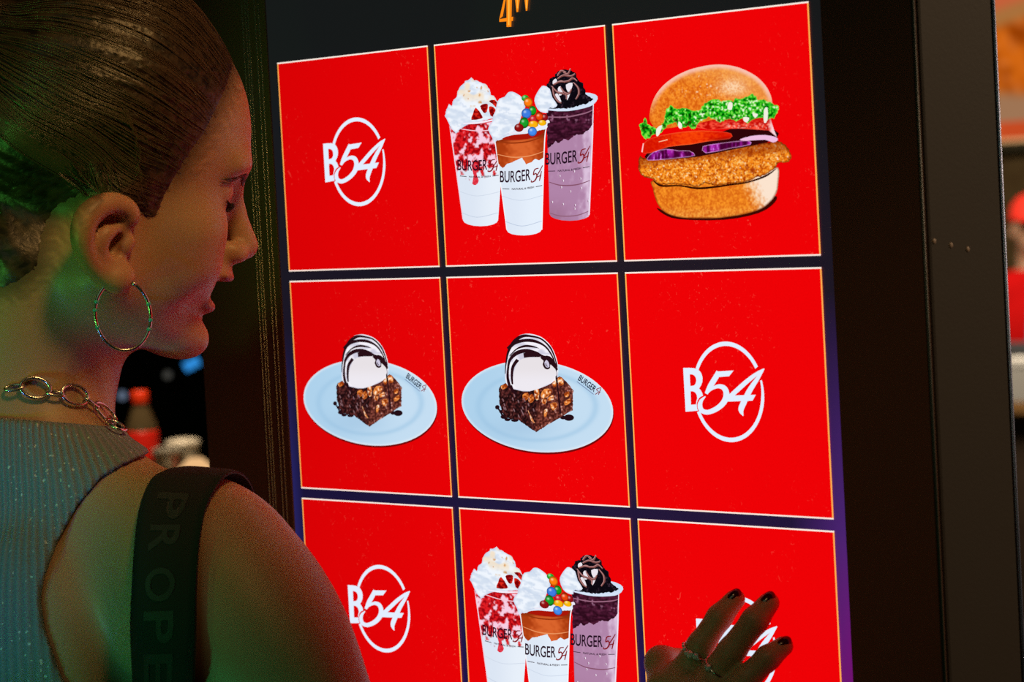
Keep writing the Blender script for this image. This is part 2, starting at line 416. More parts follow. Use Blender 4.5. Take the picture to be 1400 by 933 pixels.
# -- burger (third tile of the top row)
def burger():
    t, ctr = tiles[0, 2]
    def bun(x, y, Q):
        n = fbm(x * .35, y * .35, 1, 3); f = vn(x * .9, y * .9, 4)
        c = mixc((214, 92, 14), (252, 150, 44), sst(.25, .75, n * .6 + f * .4))
        g = sst(980, 1050, x) * .55 + sst(118, 96, y) * .5
        c = mixc(c, (250, 182, 110), np.clip(g, 0, .9) * .8)
        hl = np.exp(-(((x - 1002) / 20) ** 2 + ((y - 119) / 12) ** 2)) * (.4 + .9 * f); c = mixc(c, (255, 222, 188), np.clip(hl, 0, .85))
        sp = sst(.8, .95, vn(x * 1.1, y * .7, 9)) * np.exp(-(((x - 960) / 30) ** 2 + ((y - 118) / 20) ** 2)); c = mixc(c, (255, 235, 205), sp)
        d = edge_dist(np.c_[x, y], Q); rim = sst(9, 1.5, d) * sst(165, 120, y)
        return mixc(c, (250, 198, 190), rim * .85)
    b = Pic(.0004)
    b.poly([(889.9, 166), (889.6, 152), (893, 139), (899.6, 126.3), (909.9, 114.7), (924, 104.4), (942, 95.8), (960, 91), (975, 88.6), (989.3, 88.4), (1006, 91), (1021.4, 96.7), (1035.6, 105), (1047.2, 116.7), (1053.6, 128), (1056.3, 138), (1056, 150), (1040, 158), (960, 168), (905, 176)], bun, 1.5, 3)
    b.build('top_bun', t, ctr)
    sh = Pic(.0003); sh.poly([(899, 284), (925, 295), (980, 297), (1030, 288), (1060, 268), (1060, 277), (1038, 291.5), (990, 300.8), (930, 300), (908, 293)], (60, 8, 2), 0, 3); sh.build('burger_shadow', t, ctr)
    def cream(x, y, Q):
        n = fbm(x * .4, y * .4, 3, 3); f = vn(x * .9, y * .9, 8)
        c = mixc((206, 84, 8), (255, 152, 34), sst(.2, .8, n * .6 + f * .4)); c = mixc(c, (255, 190, 100), sst(278, 296, y) * .6 * f + .1)
        c = mixc(c, (252, 228, 206), sst(1018, 1046, x + (265 - y) * .45 + (n - .5) * 26))
        d = edge_dist(np.c_[x, y], Q); return mixc(c, (90, 25, 0), sst(2.2, .4, d) * .6)
    b = Pic(.0004)
    b.poly([(893.8, 246), (893.6, 258), (896, 269), (901, 281), (910, 290.5), (924, 296), (940.8, 298.4), (960, 298.6), (980, 298.4), (1000, 296.2), (1021.4, 292.3), (1042, 285.4), (1055, 275), (1062.6, 263.3), (1065, 249), (1064.5, 229), (1045, 236), (1000, 246), (940, 248)], cream, 1.6, 3)
    b.build('bottom_bun', t, ctr)
    def chick(x, y, Q):
        n = fbm(x * .28, y * .28, 11, 3); f = fbm(x * .62, y * .62, 15, 2); g = vn(x * 1.0, y * 1.0, 21)
        k = f * .55 + g * .45; c = mixc((176, 60, 2), (250, 142, 26), sst(.24, .5, k)); c = mixc(c, (255, 205, 110), sst(.5, .72, k) * (.45 + .55 * sst(.4, .65, n)))
        c = mixc(c, (255, 240, 205), sst(.68, .84, k))
        c = mixc(c, (140, 34, 0), sst(.40, .25, n) * .6)
        c = mixc(c, (120, 25, 0), sst(224, 214, y + (x - 950) * .1) * .45)
        d = edge_dist(np.c_[x, y], Q); return mixc(c, (70, 14, 0), sst(2.5, .3, d) * .65)
    b = Pic(.0005)
    b.poly([(876, 213), (874, 226), (876.4, 237.6), (885.4, 243.4), (893, 244.5), (897, 249), (904.7, 253), (920, 252), (942, 253.6), (956, 255.6), (965, 250.5), (980, 254), (999.6, 251), (1021.4, 248.5), (1034, 243), (1047, 239.5), (1060, 230.5), (1065, 223), (1079.3, 221.2), (1082.7, 213), (1079.3, 204), (1071.6, 196.4), (1062.6, 192), (1047, 196), (995.7, 203), (951, 212), (888, 217)], chick, 1.25, 2, 1.1, 3)
    b.stroke([(894, 247), (905, 254), (930, 254), (955, 257.5), (980, 255.5), (1000, 252.5), (1022, 249.5), (1047, 241), (1062, 231)], [1, 2.6, 2, 2.8, 2.6, 2.4, 2, 2.6, 1], (50, 10, 2))
    b.build('fried_patty', t, ctr)
    b = Pic(.0006)
    b.poly([(886, 209), (900, 201), (950, 195), (1000, 176), (1058, 176), (1063, 190), (1030, 199), (996, 206), (951, 215), (888, 219)], (46, 4, 8), 0, 2)
    def onion(x, y, Q):
        s = vn(x * .42, y * .05, 31); f = vn(x * 1.2, y * .25, 33)
        c = mixc((70, 0, 50), (170, 30, 170), sst(.25, .75, s)); c = mixc(c, (228, 170, 250), sst(.6, .95, f * .6 + s * .4))
        d = edge_dist(np.c_[x, y], Q); return mixc(c, (240, 200, 235), sst(1.3, .3, d) * .7)
    b.poly([(886.4, 215), (895, 207.5), (912, 203.6), (930, 206), (944, 206), (951.5, 213), (930, 216), (905, 218.6), (887, 219.4)], onion, 1.2, 2)
    b.poly([(962, 200), (980, 196.6), (1000, 193.8), (1024, 192.2), (1027, 198), (1000, 203), (966, 209.6)], onion, 1.2, 2)
    b.poly([(1012.4, 190.8), (1027.9, 186), (1047, 184.6), (1062, 187.6), (1064.5, 191.6), (1058, 195), (1047, 191.2), (1021.4, 192.6)], (240, 190, 226), 0, 2)
    b.build('onion_rings', t, ctr)
    def tom(x, y, Q):
        f = vn(x * .5, y * .9, 41); c = mixc((214, 18, 0), (250, 70, 8), sst(.2, .9, f * .5 + .5 * np.exp(-((x - 945) / 35) ** 2)))
        c = mixc(c, (120, 0, 0), sst(960, 1000, x) * sst(186, 192, y) * .8)
        d = edge_dist(np.c_[x, y], Q); return mixc(c, (255, 150, 110), sst(1.6, .2, d) * .35)
    def tom2(x, y, Q):
        f = fbm(x * .3, y * .5, 44, 2); c = mixc((196, 8, 4), (255, 84, 60), sst(.35, .7, f) * sst(158, 172, y)); c = mixc(c, (255, 190, 175), sst(.6, .75, vn(x * .55, y * .8, 47)) * sst(985, 1000, x) * sst(166, 172, y) * .8)
        return mixc(c, (250, 214, 220), sst(1050, 1058, x))
    b = Pic(.0007)
    b.poly([(940, 172), (975, 164), (1054, 160), (1059, 176), (1063.4, 187.4), (1052, 178.4), (1012, 176), (970, 177.5)], tom2, 1.5, 1)
    b.poly([(880, 199.5), (885.4, 192), (896, 187.6), (908.6, 184.2), (934.3, 180.2), (960, 178.6), (985, 179.6), (1001, 182.5), (999, 190), (970, 193.2), (947, 197.5), (915, 201), (890, 209.5), (878.6, 208.5)], tom, 1.5, 2)
    b.stroke([(881, 196), (879, 208)], [1.5, 2], (255, 190, 190))
    b.stroke([(902, 194), (914, 191)], [1, 1.5], (255, 190, 150))
    b.build('tomato_slices', t, ctr)
    def let(x, y, Q):
        n = fbm(x * .22, y * .28, 51, 2); f = vn(x * .55, y * .5, 55); k = n * .5 + f * .5
        c = mixc((0, 66, 0), (12, 176, 20), sst(.25, .48, k)); c = mixc(c, (120, 226, 60), sst(.5, .62, k)); c = mixc(c, (238, 246, 220), sst(.64, .72, k) * sst(920, 1010, x + f * 60))
        c = mixc(c, (70, 16, 4), sst(.62, .8, vn(x * .35, y * .5, 58)) * sst(157, 166, y) * .8)
        d = edge_dist(np.c_[x, y], Q); return mixc(c, (150, 235, 80), sst(1.8, .2, d) * .7)
    b = Pic(.0008)
    b.poly([(884, 191.3), (878.4, 184.2), (875.8, 170), (880, 168), (883.5, 159.8), (887.4, 170.5), (894, 173), (901, 176), (908.6, 167.5), (912.5, 149.5), (918, 144.3), (926.6, 149.5), (937, 147), (947, 151), (957.5, 151.5), (965, 141.8), (973, 136.6), (980, 134.6), (988, 139.2), (995.7, 136.6), (1003, 138.4), (1007, 134), (1013.7, 135.6), (1024, 131.5), (1030.5, 127.8), (1038, 136.6), (1046, 136.4), (1055, 140.5), (1065, 145.6), (1066.5, 148.2), (1060, 162.3), (1053.6, 161.5), (1047.4, 168.8), (1044, 160), (1034.3, 161.8), (1022.7, 168.8), (1017.6, 161), (1007.3, 166), (998.3, 161.6), (985.4, 167.5), (977.7, 163), (970.4, 159.8), (958.8, 166.2), (949.8, 177.6), (942, 172.5), (933, 176.5), (924, 167), (914, 172), (904.7, 183), (896, 184)], let, 1.15, 0, 1.2, 2)
    for q in ([(929, 166), (934, 170), (933, 176), (929, 174)], [(1018, 160), (1026, 161), (1023, 167.5), (1018, 165)], [(1046, 150), (1051, 147), (1051, 164), (1046, 168)], [(998, 140), (1003, 141), (1002, 150), (996, 149)], [(1030, 155), (1038, 156), (1034, 161.5)], [(899, 176), (907, 171), (903, 184), (899, 186)]):
        b.poly(q, (242, 240, 224), 0, 2)
    b.build('lettuce', t, ctr)
burger()

# -- three milkshakes (middle tile of the top row, and again below)
def cup_words(p, o, ex, ey, dark, bend):
    o, ex, ey = np.array(o, float), np.array(ex, float), np.array(ey, float); dx = ex - o
    p.text('BURGER', o, o + dx * .715, ey, dark, bend * .45, .012)
    q = lambda a, b: o + dx * a + ey * b + np.array([0, bend * 4 * a * (1 - a) * .8])
    red = (134, 18, 26)
    p.stroke([q(.905, 1.02), q(.815, .96), q(.785, .55), q(.84, .62), q(.865, .35), q(.81, 0), q(.735, -.05), q(.74, .12)], [1.3, 1.5, 1.5, 1.6, 1.8, 1.8, 1.4, .8], red)
    p.stroke([q(1.0, 1.18), q(.93, .75), q(.86, .32), q(.97, .38)], [1.1, 1.4, 1.4, 1.2], red)
    p.stroke([q(.975, .72), q(.95, .35), q(.925, -.08)], [1.0, 1.6, 1.2], red)
    for a0, a1 in ((.06, .22), (.84, .99)):
        p.stroke([q(a0, -.52), q((a0 + a1) / 2, -.52), q(a1, -.52)], .9, dark)
    p.text('NATURAL & FRESH', q(.28, -.60), q(.80, -.60), ey * .17, dark, bend * .3, .02)
def cream_fn(warm=0, seed=0):
    def f(x, y, Q):
        n = fbm(x * .10 + y * .07, y * .20 - x * .05, 61 + seed, 2); c = mixc((212, 224, 240), (240, 246, 254), sst(.3, .62, n)); c = mixc(c, (196, 210, 232), sst(.86, .98, np.sin(x * .16 - y * .42 + n * 7)) * .5)
        if warm: c = mixc(c, (244, 226, 200), sst(.45, .7, vn(x * .12, y * .12, 66)) * sst(146, 128, y) * .9); c = mixc(c, (206, 130, 50), sst(.84, .93, vn(x * .33, y * .2, 68)) * sst(150, 138, y) * .9)
        d = edge_dist(np.c_[x, y], Q); return mixc(c, (190, 200, 228), sst(2.4, .4, d) * .55)
    return f
def foot(r_, l_, sag, n=9):            # the rounded lower edge of a cup, from right to left
    r_, l_ = np.array(r_, float), np.array(l_, float); a_ = np.linspace(0, math.pi, n)
    return [tuple((r_ + l_) / 2 + (r_ - l_) / 2 * math.cos(k) + np.array((0, sag)) * math.sin(k)) for k in a_]
def shakes(t, ctr):
    # right: chocolate
    p = Pic(.0004)
    p.poly([(748, 152), (812.5, 140), (812, 180)] + foot((807.3, 293), (752.2, 293), 9), lambda x, y, Q: mixc(mixc((176, 132, 168), (222, 196, 222), sst(.3, .8, .5 * fbm(x * .25, y * .12, 71, 2) + .5 * sst(785, 812, x))), (126, 78, 100), sst(262, 300, y) * .3 * sst(790, 760, x)), 2.2)
    p.poly([(748, 150), (780, 148.5), (812.6, 139), (812, 168), (806, 177), (797, 184), (788, 184), (778, 192), (772, 190), (765, 196), (760, 193), (753, 201), (749, 203)], lambda x, y, Q: mixc(mixc((44, 10, 26), (92, 34, 62), sst(.3, .8, fbm(x * .2, y * .5, 75, 3))), (168, 120, 150), sst(.7, .9, vn(x * .5, y * .25, 77)) * sst(172, 160, y) * sst(154, 159, y)), 1.8, 0, .8, 4)
    p.stroke([(751, 160), (775, 160), (800, 155), (812, 150)], [1.4, 1.8, 1.8, 1.2], (150, 100, 124))
    for y0, cc in ((249, (134, 82, 106)), (291, (146, 98, 122))):
        p.stroke([(751.5, y0), (768, y0 + 4.5), (790, y0 + 3.5), (809.5 - (y0 - 249) * .05, y0 - 3)], [1, 1.5, 1.5, .8], cc)
    for k in range(12):
        a, b = rng.uniform(756, 806), rng.uniform(232, 286); p.ell(a, b, .9, 1.5, (244, 232, 246)); p.ell(a - .6, b + .3, .5, 1.3, (130, 84, 110))
    p.stroke([(812.6, 140), (810, 220), (806.5, 294)], [1.2, 1.6, 1.6], (240, 226, 240))
    p.poly([(752, 151), (778, 152), (800, 148), (812, 143.5), (818.6, 135), (815, 129), (800, 126.5), (790, 132), (752, 144)], (206, 222, 244), 0, 2)
    p.poly([(752.4, 149.4), (757, 140), (748.9, 117), (753.6, 107), (759.5, 104.8), (764, 97.7), (769, 96), (774.8, 95), (780.5, 96), (789, 101), (791.3, 109.5), (797.2, 112.5), (800.8, 122.5), (803, 129.5), (812.5, 136), (800.8, 142.5), (777, 148.4)], lambda x, y, Q: mixc((12, 8, 16), (74, 52, 70), sst(.55, .95, vn(x * .8, y * .8, 81) * .6 + .4 * vn(x * .3, y * .3, 83))), 1.3, 0, 1.2, 6)
    for q in ([(757, 111), (761, 107.5), (763, 111), (758, 116)], [(764, 121), (768, 118), (771, 127), (766, 131)], [(775, 116), (784, 113), (783, 121), (778, 126)], [(760, 130), (764, 128), (769, 139), (764, 137)], [(776, 131), (781, 128), (777, 137)]):
        p.poly(q, (236, 230, 238), 0, 2)
    ch = (128, 74, 70)
    for q in ([(757, 118), (759, 130), (764, 138), (769, 141)], [(758, 116), (768, 111), (774, 113)], [(756, 118), (764, 126), (775, 129), (776, 136)], [(768, 119), (773, 126), (779, 128), (783, 122)], [(786, 113), (792, 120), (793, 128), (789, 136)], [(764, 108), (772, 103), (782, 104), (788, 101)], [(766, 112), (778, 111), (785, 107), (791, 111)], [(772, 99), (778, 101), (782, 94)], [(764, 104), (769, 97), (776, 99)]):
        p.stroke(q, [1.6] + [2.8] * (len(q) - 2) + [1.4], ch); p.stroke(np.array(q) + (-.5, -.6), .8, (186, 140, 140))
    p.stroke([(753, 149.5), (772, 150.6), (792, 148), (808, 143), (817, 136.5)], [2.2, 3, 3, 3, 1.6], (214, 228, 248))
    p.poly([(734.7, 129.5), (740.6, 120), (745.3, 117), (753.6, 121.5), (757, 133), (764, 143.7), (758, 148), (752, 147), (751, 154), (744, 154), (737, 149.6), (732.4, 138)], cream_fn(0, 3), 1.8, 2)
    cup_words(p, (747.6, 225.5), (808.5, 219), (0, -16.5), (34, 12, 30), 2.2)
    p.build('chocolate_shake', t, ctr)
    # left: strawberry
    p = Pic(.0014)
    def straw(x, y, Q):
        n = fbm(x * .18, y * .13, 91, 3); f = vn(x * .5, y * .5, 95)
        c = mixc((150, 4, 14), (226, 30, 36), sst(.3, .7, f)); c = mixc(c, (248, 206, 226), sst(.52, .62, n + (f - .5) * .12)); e = y + (n - .5) * 34 + (x - 650) * .12
        return mixc(c, mixc((220, 230, 244), (232, 240, 250), sst(640, 680, x)), sst(232, 238, e))
    p.poly([(616.5, 172), (640, 170), (686, 165), (686.5, 200), (686.8, 254)] + foot((683.4, 301), (635.4, 301), 8.4) + [(626, 232)], straw, 1.5)
    p.poly([(647, 226), (655, 224), (654, 238), (657, 247), (653, 253), (648, 251), (650, 240)], lambda x, y, Q: mixc((206, 14, 26), (240, 90, 110), vn(x * .6, y * .6, 97)), 1.5, 2)
    p.stroke([(618.5, 180), (626, 232), (635.4, 300)], 1.4, (236, 214, 228)); p.stroke([(634, 291), (655, 297), (683, 291)], .8, (196, 208, 226)); p.stroke([(631.5, 262), (655, 268), (686, 262)], .7, (204, 214, 230))
    p.stroke([(632, 176), (655, 179), (684, 177)], 1.2, (246, 200, 214))
    p.poly([(610.6, 158.4), (613, 150), (616.5, 141.9), (620, 145), (622.4, 136), (627, 132.5), (627.7, 125.4), (631.8, 118.3), (637.7, 113.6), (638, 110.5), (643.6, 109), (646.6, 105.6), (650.7, 110), (654, 109.5), (657.8, 112), (661, 113.4), (667.2, 115.4), (672, 123), (673.7, 130), (677.8, 131.3), (683.7, 140.7), (683, 152), (679, 161), (660, 166), (642, 170), (632, 176), (626, 183), (618.9, 175), (614, 164.3)], cream_fn(1), 1.4, 1, .5, 8)
    for q in ([(653, 147), (661.5, 158), (661, 162), (647, 164), (649, 156)], [(659, 145), (665, 142), (669.6, 143), (668, 153), (663.5, 154)], [(671, 146), (677, 146.5), (681, 152), (679, 159), (673, 158)], [(671, 138), (679, 136.5), (683, 143), (682, 148), (676, 142)]):
        p.poly(q, lambda x, y, Q: mixc((120, 0, 6), (226, 40, 26), sst(.3, .8, vn(x * .45, y * .45, 101))), 1.3, 2)
    p.stroke([(636, 168.8), (655, 168), (679, 163.6)], [1.6, 2.4, 2], (246, 238, 250))
    cup_words(p, (628, 232.6), (685, 232), (0, -14.5), (44, 10, 30), 2.5)
    p.build('strawberry_shake', t, ctr)
    # middle: chocolate sauce and sweets
    p = Pic(.0022)
    p.poly([(679, 186), (753, 165), (748.4, 190)] + foot((744, 314), (696.6, 315), 7.4), lambda x, y, Q: mixc((222, 232, 246), (230, 240, 252), sst(700, 735, x)), 3)
    p.poly([(679.4, 193), (700, 188), (751, 176), (748.6, 190), (747.4, 215), (741, 219), (735, 217), (730, 222), (723, 224.5), (717.5, 215.5), (710, 219), (704, 222), (697, 224), (691, 230), (685, 224)], lambda x, y, Q: mixc(mixc((172, 60, 16), (218, 100, 44), sst(.2, .8, .6 * sst(680, 716, x) * sst(752, 720, x) + .4 * vn(x * .3, y * .3, 115))), (120, 34, 8), sst(196, 190, y + (x - 700) * .12) * .6), 1.8, 0, .5, 3)
    p.stroke([(682, 192), (700, 195.5), (725, 193.5), (749, 186)], [1, 1.8, 1.8, 1], (150, 52, 14)); p.stroke([(684, 211), (705, 215), (728, 213), (747, 207)], [.8, 1.4, 1.4, .8], (236, 150, 96))
    p.poly([(690, 189.5), (705, 184.5), (732, 182), (746, 178), (744, 184), (725, 190), (702, 191.5)], (170, 22, 8), 0, 2)
    p.stroke([(752, 172), (748.2, 195), (744.5, 314)], [1.2, 1.5, 1.5], (244, 246, 252)); p.stroke([(680.4, 192), (696.6, 314)], 1.2, (244, 246, 252)); p.stroke([(695, 303), (718, 309), (744.6, 302)], .8, (186, 200, 222)); p.stroke([(690, 268), (716, 274), (746, 267)], .7, (200, 212, 230))
    p.poly([(671, 177), (674, 170), (677, 165.4), (678, 158), (681, 152), (683, 141.8), (686.5, 135), (693.6, 132.4), (698.3, 126.5), (704, 125.2), (711, 128.3), (718, 134), (722, 146), (718, 155), (714, 167), (708, 176), (706.6, 181.5), (698, 184), (692, 187.5), (684, 191), (679.4, 195.5), (676.6, 188)], cream_fn(0, 7), 1.6, 2)
    p.stroke([(700, 182.5), (725, 178.5), (744, 172), (752.5, 165.5), (754, 168)], [1.6, 3, 3, 3, 3], (238, 234, 246))
    for cx, cy, rx, ry, cc in ((721.9, 134.2, 5, 4.4, (30, 170, 40)), (748.6, 160.5, 4.6, 4.8, (150, 14, 22)), (733, 163, 5, 4.4, (206, 32, 46)), (731.9, 151.3, 5.4, 6.6, (20, 160, 30)), (726, 139.8, 6, 6.8, (255, 124, 12)), (741.3, 159.5, 5.2, 6.8, (236, 66, 10)), (723.7, 155.2, 6.8, 7.2, (62, 124, 226)), (745.4, 168, 5.6, 3.9, (250, 186, 10)), (720.7, 167.8, 6.2, 7.6, (24, 158, 40)), (733.2, 170, 6.8, 4.8, (252, 178, 12)), (713.6, 174.6, 6.4, 5.6, (146, 16, 16)), (731.9, 179.8, 6.2, 6.4, (70, 140, 240))):
        def sw(x, y, Q, cx=cx, cy=cy, rx=rx, cc=cc):
            r = np.hypot(x - cx, y - cy) / rx; c = mixc(cc, np.array(cc) * .55, sst(.65, 1.1, r))
            return mixc(c, (255, 250, 245), np.exp(-(((x - cx + rx * .3) / 1.7) ** 2 + ((y - cy + rx * .35) / 1.5) ** 2)) * .75)
        p.ell(cx, cy, rx, ry, sw, 1.3)
    cup_words(p, (687.6, 249.3), (746, 245), (0, -16), (40, 12, 32), 3)
    p.build('candy_shake', t, ctr)
shakes(*tiles[0, 1])
for ch in [c for c in tiles[0, 1][0].children if 'shake' in c.name]: dup(ch, tiles[2, 1][0])

# -- brownie with ice cream on a plate (middle tile)
def brownie(t, ctr):
    K = 6.222; T = lambda P: np.asarray(P, float) / K + np.array([670, 450])
    p = Pic(.0004)
    th_ = np.linspace(0, 2 * math.pi, 72, endpoint=False)[:, None]; PQ = np.array((735.5, 556)) + np.cos(th_) * np.array((103.5, 5)) + np.sin(th_) * np.array((5, 62.7))
    p.poly(PQ + (.8, 2.6), (120, 6, 8))
    def plate(x, y, Q):
        c = mixc((174, 210, 236), (196, 222, 242), sst(640, 800, x)); r = np.hypot((x - 735) / 80, (y - 556) / 46); c = mixc(c, (158, 198, 228), np.exp(-((r - 1) / .06) ** 2) * .55)
        d = edge_dist(np.c_[x, y], Q); c = mixc(c, (232, 238, 246), sst(4, .5, d) * .7); c = mixc(c, (150, 186, 218), np.exp(-(((x - 715) / 45) ** 2 + ((y - 585) / 16) ** 2)) * .35); return c
    p.poly(PQ, plate, 2.4)
    p.text('BURGER', (790.5, 519.6), (812.8, 536.6), (4.2, -7.2), (14, 16, 50), 0, .02)
    p.stroke([(823, 530), (816.5, 532.5), (819, 536), (814.5, 539.5)], 1, (140, 40, 50)); p.stroke([(822.5, 531), (819, 540)], 1, (140, 40, 50)); p.stroke([(818.5, 536), (822, 536.5)], .9, (140, 40, 50)); p.stroke([(789.5, 521.8), (812.5, 539.4)], .8, (110, 120, 160))
    p.build('dessert_plate', t, ctr)
    p = Pic(.0006)
    for q in ([(681, 557, 3, 3), (687, 563, 3.4, 2.4), (690, 570, 4.5, 3), (695, 574, 4, 2), (700, 570, 3, 4), (705, 575, 5, 2), (779, 571.2, 7, 4.4), (771, 571, 4, 2.6)]): p.ell(*q, (36, 14, 22))
    p.stroke([(681, 557), (686, 564), (690, 571), (697, 574)], [2, 2.4, 3, 2], (36, 14, 22))
    def br(x, y, Q):
        n = fbm(x * .3, y * .3, 121, 2); f = vn(x * .62, y * .5, 125); k = n * .4 + f * .6
        lit = sst(733, 738, x + (y - 560) * .12); c = mixc((30, 12, 14), (92, 40, 38), sst(.35, .75, k)); c = mixc(c, mixc((64, 24, 20), (150, 80, 66), sst(.3, .75, k)), lit)
        c = mixc(c, (228, 190, 182), sst(.72, .82, k) * (.35 + .5 * lit)); return c
    p.poly(T([(85, 510), (100, 480), (150, 458), (300, 500), (420, 500), (600, 400), (650, 440), (680, 475), (715, 520), (712, 690), (610, 750), (500, 815), (400, 878), (250, 775), (130, 750), (85, 620)]), br, 1.1, 0, .7, 3)
    def nut(x, y, Q):
        f = vn(x * .45, y * .5, 131); return mixc(mixc((150, 56, 12), (246, 150, 70), sst(.25, .6, f)), (255, 236, 212), sst(.62, .85, f))
    for q in ([(100, 485), (150, 465), (155, 495), (115, 515)], [(285, 560), (330, 540), (335, 590), (295, 610)], [(330, 590), (365, 550), (385, 600), (350, 630)], [(385, 500), (425, 505), (420, 600), (390, 590)], [(440, 560), (470, 510), (530, 515), (520, 560), (460, 595)], [(540, 440), (580, 425), (570, 490), (545, 490)], [(585, 420), (620, 410), (635, 470), (595, 480)], [(500, 590), (545, 560), (550, 600), (510, 610)], [(520, 640), (570, 625), (580, 660), (545, 695)], [(640, 550), (680, 530), (680, 570), (650, 580)], [(640, 620), (690, 590), (695, 625), (650, 650)], [(470, 690), (500, 680), (490, 740), (470, 750)], [(330, 690), (350, 720), (390, 800), (360, 780)], [(450, 600), (490, 600), (480, 640), (455, 630)]):
        p.poly(T(q), nut, 1.2, 2)
    for k in range(20):
        a, b = rng.uniform(110, 380), rng.uniform(550, 760)
        if b < 640 + (a - 85) * .55 and b > 530: p.poly(T([(a, b), (a + 8, b + 2), (a + 16, b + 24), (a + 10, b + 30), (a + 2, b + 14)]), (134, 100, 106))
    p.build('brownie', t, ctr)
    p = Pic(.0013); DK = (40, 14, 22)
    p.poly(T([(150, 460), (140, 370), (146, 280), (158, 200), (180, 150), (210, 108), (250, 62), (290, 44), (350, 38), (430, 58), (475, 85), (515, 122), (545, 165), (565, 210), (582, 260), (592, 310), (592, 400), (560, 440), (500, 480), (350, 530), (250, 520), (190, 500)]), lambda x, y, Q: mixc((206, 204, 222), (246, 242, 250), sst(.3, .6, vn(x * .12, y * .3, 141))), 2.5, 2)
    ST = lambda P, w_: p.stroke(T(P), np.asarray(w_, float) / K, DK)
    ST([(142, 380), (150, 290), (170, 190), (220, 105), (290, 60), (370, 62), (450, 85), (520, 150), (560, 230), (585, 320)], [6, 12, 20, 30, 26, 16, 14, 14, 12, 8])
    ST([(165, 170), (220, 120), (300, 98), (380, 100), (450, 125), (500, 165), (545, 235), (575, 320)], [30, 30, 26, 26, 18, 14, 12, 8])
    ST([(180, 230), (240, 170), (310, 145), (370, 148), (432, 164)], [8, 12, 20, 16, 2])
    ST([(185, 500), (165, 420), (168, 330), (185, 260), (240, 205), (320, 185), (400, 205), (460, 230), (520, 245), (560, 290), (585, 350)], [26, 22, 18, 24, 34, 32, 34, 18, 18, 22, 14])
    ST([(300, 225), (380, 215), (440, 232)], [40, 46, 24])
    ST([(205, 470), (200, 400), (210, 320), (250, 260)], [14, 20, 26, 30])
    ST([(190, 480), (205, 520), (240, 555)], [24, 24, 12]); ST([(575, 330), (578, 420), (592, 520), (605, 640), (615, 720)], [14, 12, 12, 16, 12])
    p.poly(T([(212, 440), (215, 380), (232, 320), (262, 275), (290, 252), (360, 243), (440, 238), (500, 262), (545, 300), (572, 345), (580, 390), (550, 430), (500, 470), (420, 505), (350, 525), (270, 515), (228, 490)]), lambda x, y, Q: mixc((232, 226, 230), (238, 234, 241), sst(500, 525, y)), 2.5, 2)
    p.poly(T([(440, 240), (500, 225), (545, 250), (590, 330), (580, 350), (530, 300), (526, 330), (505, 343), (480, 335), (462, 300), (470, 270)]), DK, 0, 2)
    p.poly(T([(478, 285), (495, 262), (515, 285), (520, 318), (503, 328), (486, 315)]), (206, 200, 222), 0, 2); ST([(488, 290), (494, 310), (506, 318)], [5, 7, 4])
    p.build('ice_cream', t, ctr)
brownie(*tiles[1, 1])
for ch in [c for c in tiles[1, 1][0].children if 'tile_border' not in c.name]: dup(ch, tiles[1, 0][0])
for k, txt in {(0, 0): 'red tile with a white round logo, top left of the screen', (0, 1): 'red tile picturing three milkshakes, top row', (0, 2): 'red tile picturing a chicken burger', (1, 0): 'red tile picturing a brownie, left column', (1, 1): 'red tile picturing a brownie, middle of the screen', (1, 2): 'red tile with a white round logo below the burger tile', (2, 0): 'red tile with a white round logo, lower left', (2, 1): 'red tile picturing three milkshakes, bottom row', (2, 2): 'red tile with a white round logo behind the hand'}.items():
    tiles[k][0]['label'] = txt
# -- tail of the golden heading above the tiles
p = Pic(.0004); GO = (255, 140, 20)
T = lambda P: np.asarray(P, float) / 3.5 + np.array([360, 0])
p.poly(T([(1166, -70), (1193, -75), (1189, 128), (1166, 129)]), GO); p.poly(T([(1131, 92), (1198, 80), (1197, 100), (1132, 105)]), GO)
p.poly(T([(1166, -60), (1166, -20), (1148, 78), (1131, 92), (1134, 80)]), GO); p.stroke(T([(1178, -60), (1177, 120)]), 1.6, (255, 190, 70))
for q in ([(1202, -50), (1236, -54), (1222, 57), (1214, 58)], [(1246, -56), (1276, -60), (1266, 51), (1259, 52)]):
    p.poly(T(q), GO); c = np.mean(q, 0); p.stroke(T([(c[0] - 1, -50), (c[0], 40)]), 1.4, (255, 186, 70))
ob = p.build('heading_text', kio, (0, 0)); ob.location = (0, 0, ZC)
# ------------------------------------------------------------------ the woman: one continuous body grown from a distance field
def nrm(v): v = np.asarray(v, float); return v / np.linalg.norm(v)
def smin(a, b, k):
    h = np.clip(.5 + .5 * (b - a) / k, 0, 1); return b * (1 - h) + a * h - k * h * (1 - h)
def smax(a, b, k): return -smin(-a, -b, k)
def ell(p, c, r):
    q = p - np.asarray(c, float); r = np.asarray(r, float)
    k0 = np.linalg.norm(q / r, axis=1); k1 = np.linalg.norm(q / (r * r), axis=1) + 1e-9
    return k0 * (k0 - 1) / k1
def ellR(p, c, r, R):                          # R rows: axes of the ellipsoid
    return ell((p - np.asarray(c)) @ np.asarray(R).T, (0, 0, 0), r)
def cap(p, a, b, ra, rb):
    a = np.asarray(a, float); b = np.asarray(b, float); ab = b - a
    t = np.clip((p - a) @ ab / (ab @ ab + 1e-12), 0, 1)
    return np.linalg.norm(p - a - t[:, None] * ab, axis=1) - (ra + (rb - ra) * t)
def chain(p, pts, rad, k=.004):
    d = None
    for i in range(len(pts) - 1):
        e = cap(p, pts[i], pts[i + 1], rad[i], rad[i + 1]); d = e if d is None else smin(d, e, k)
    return d
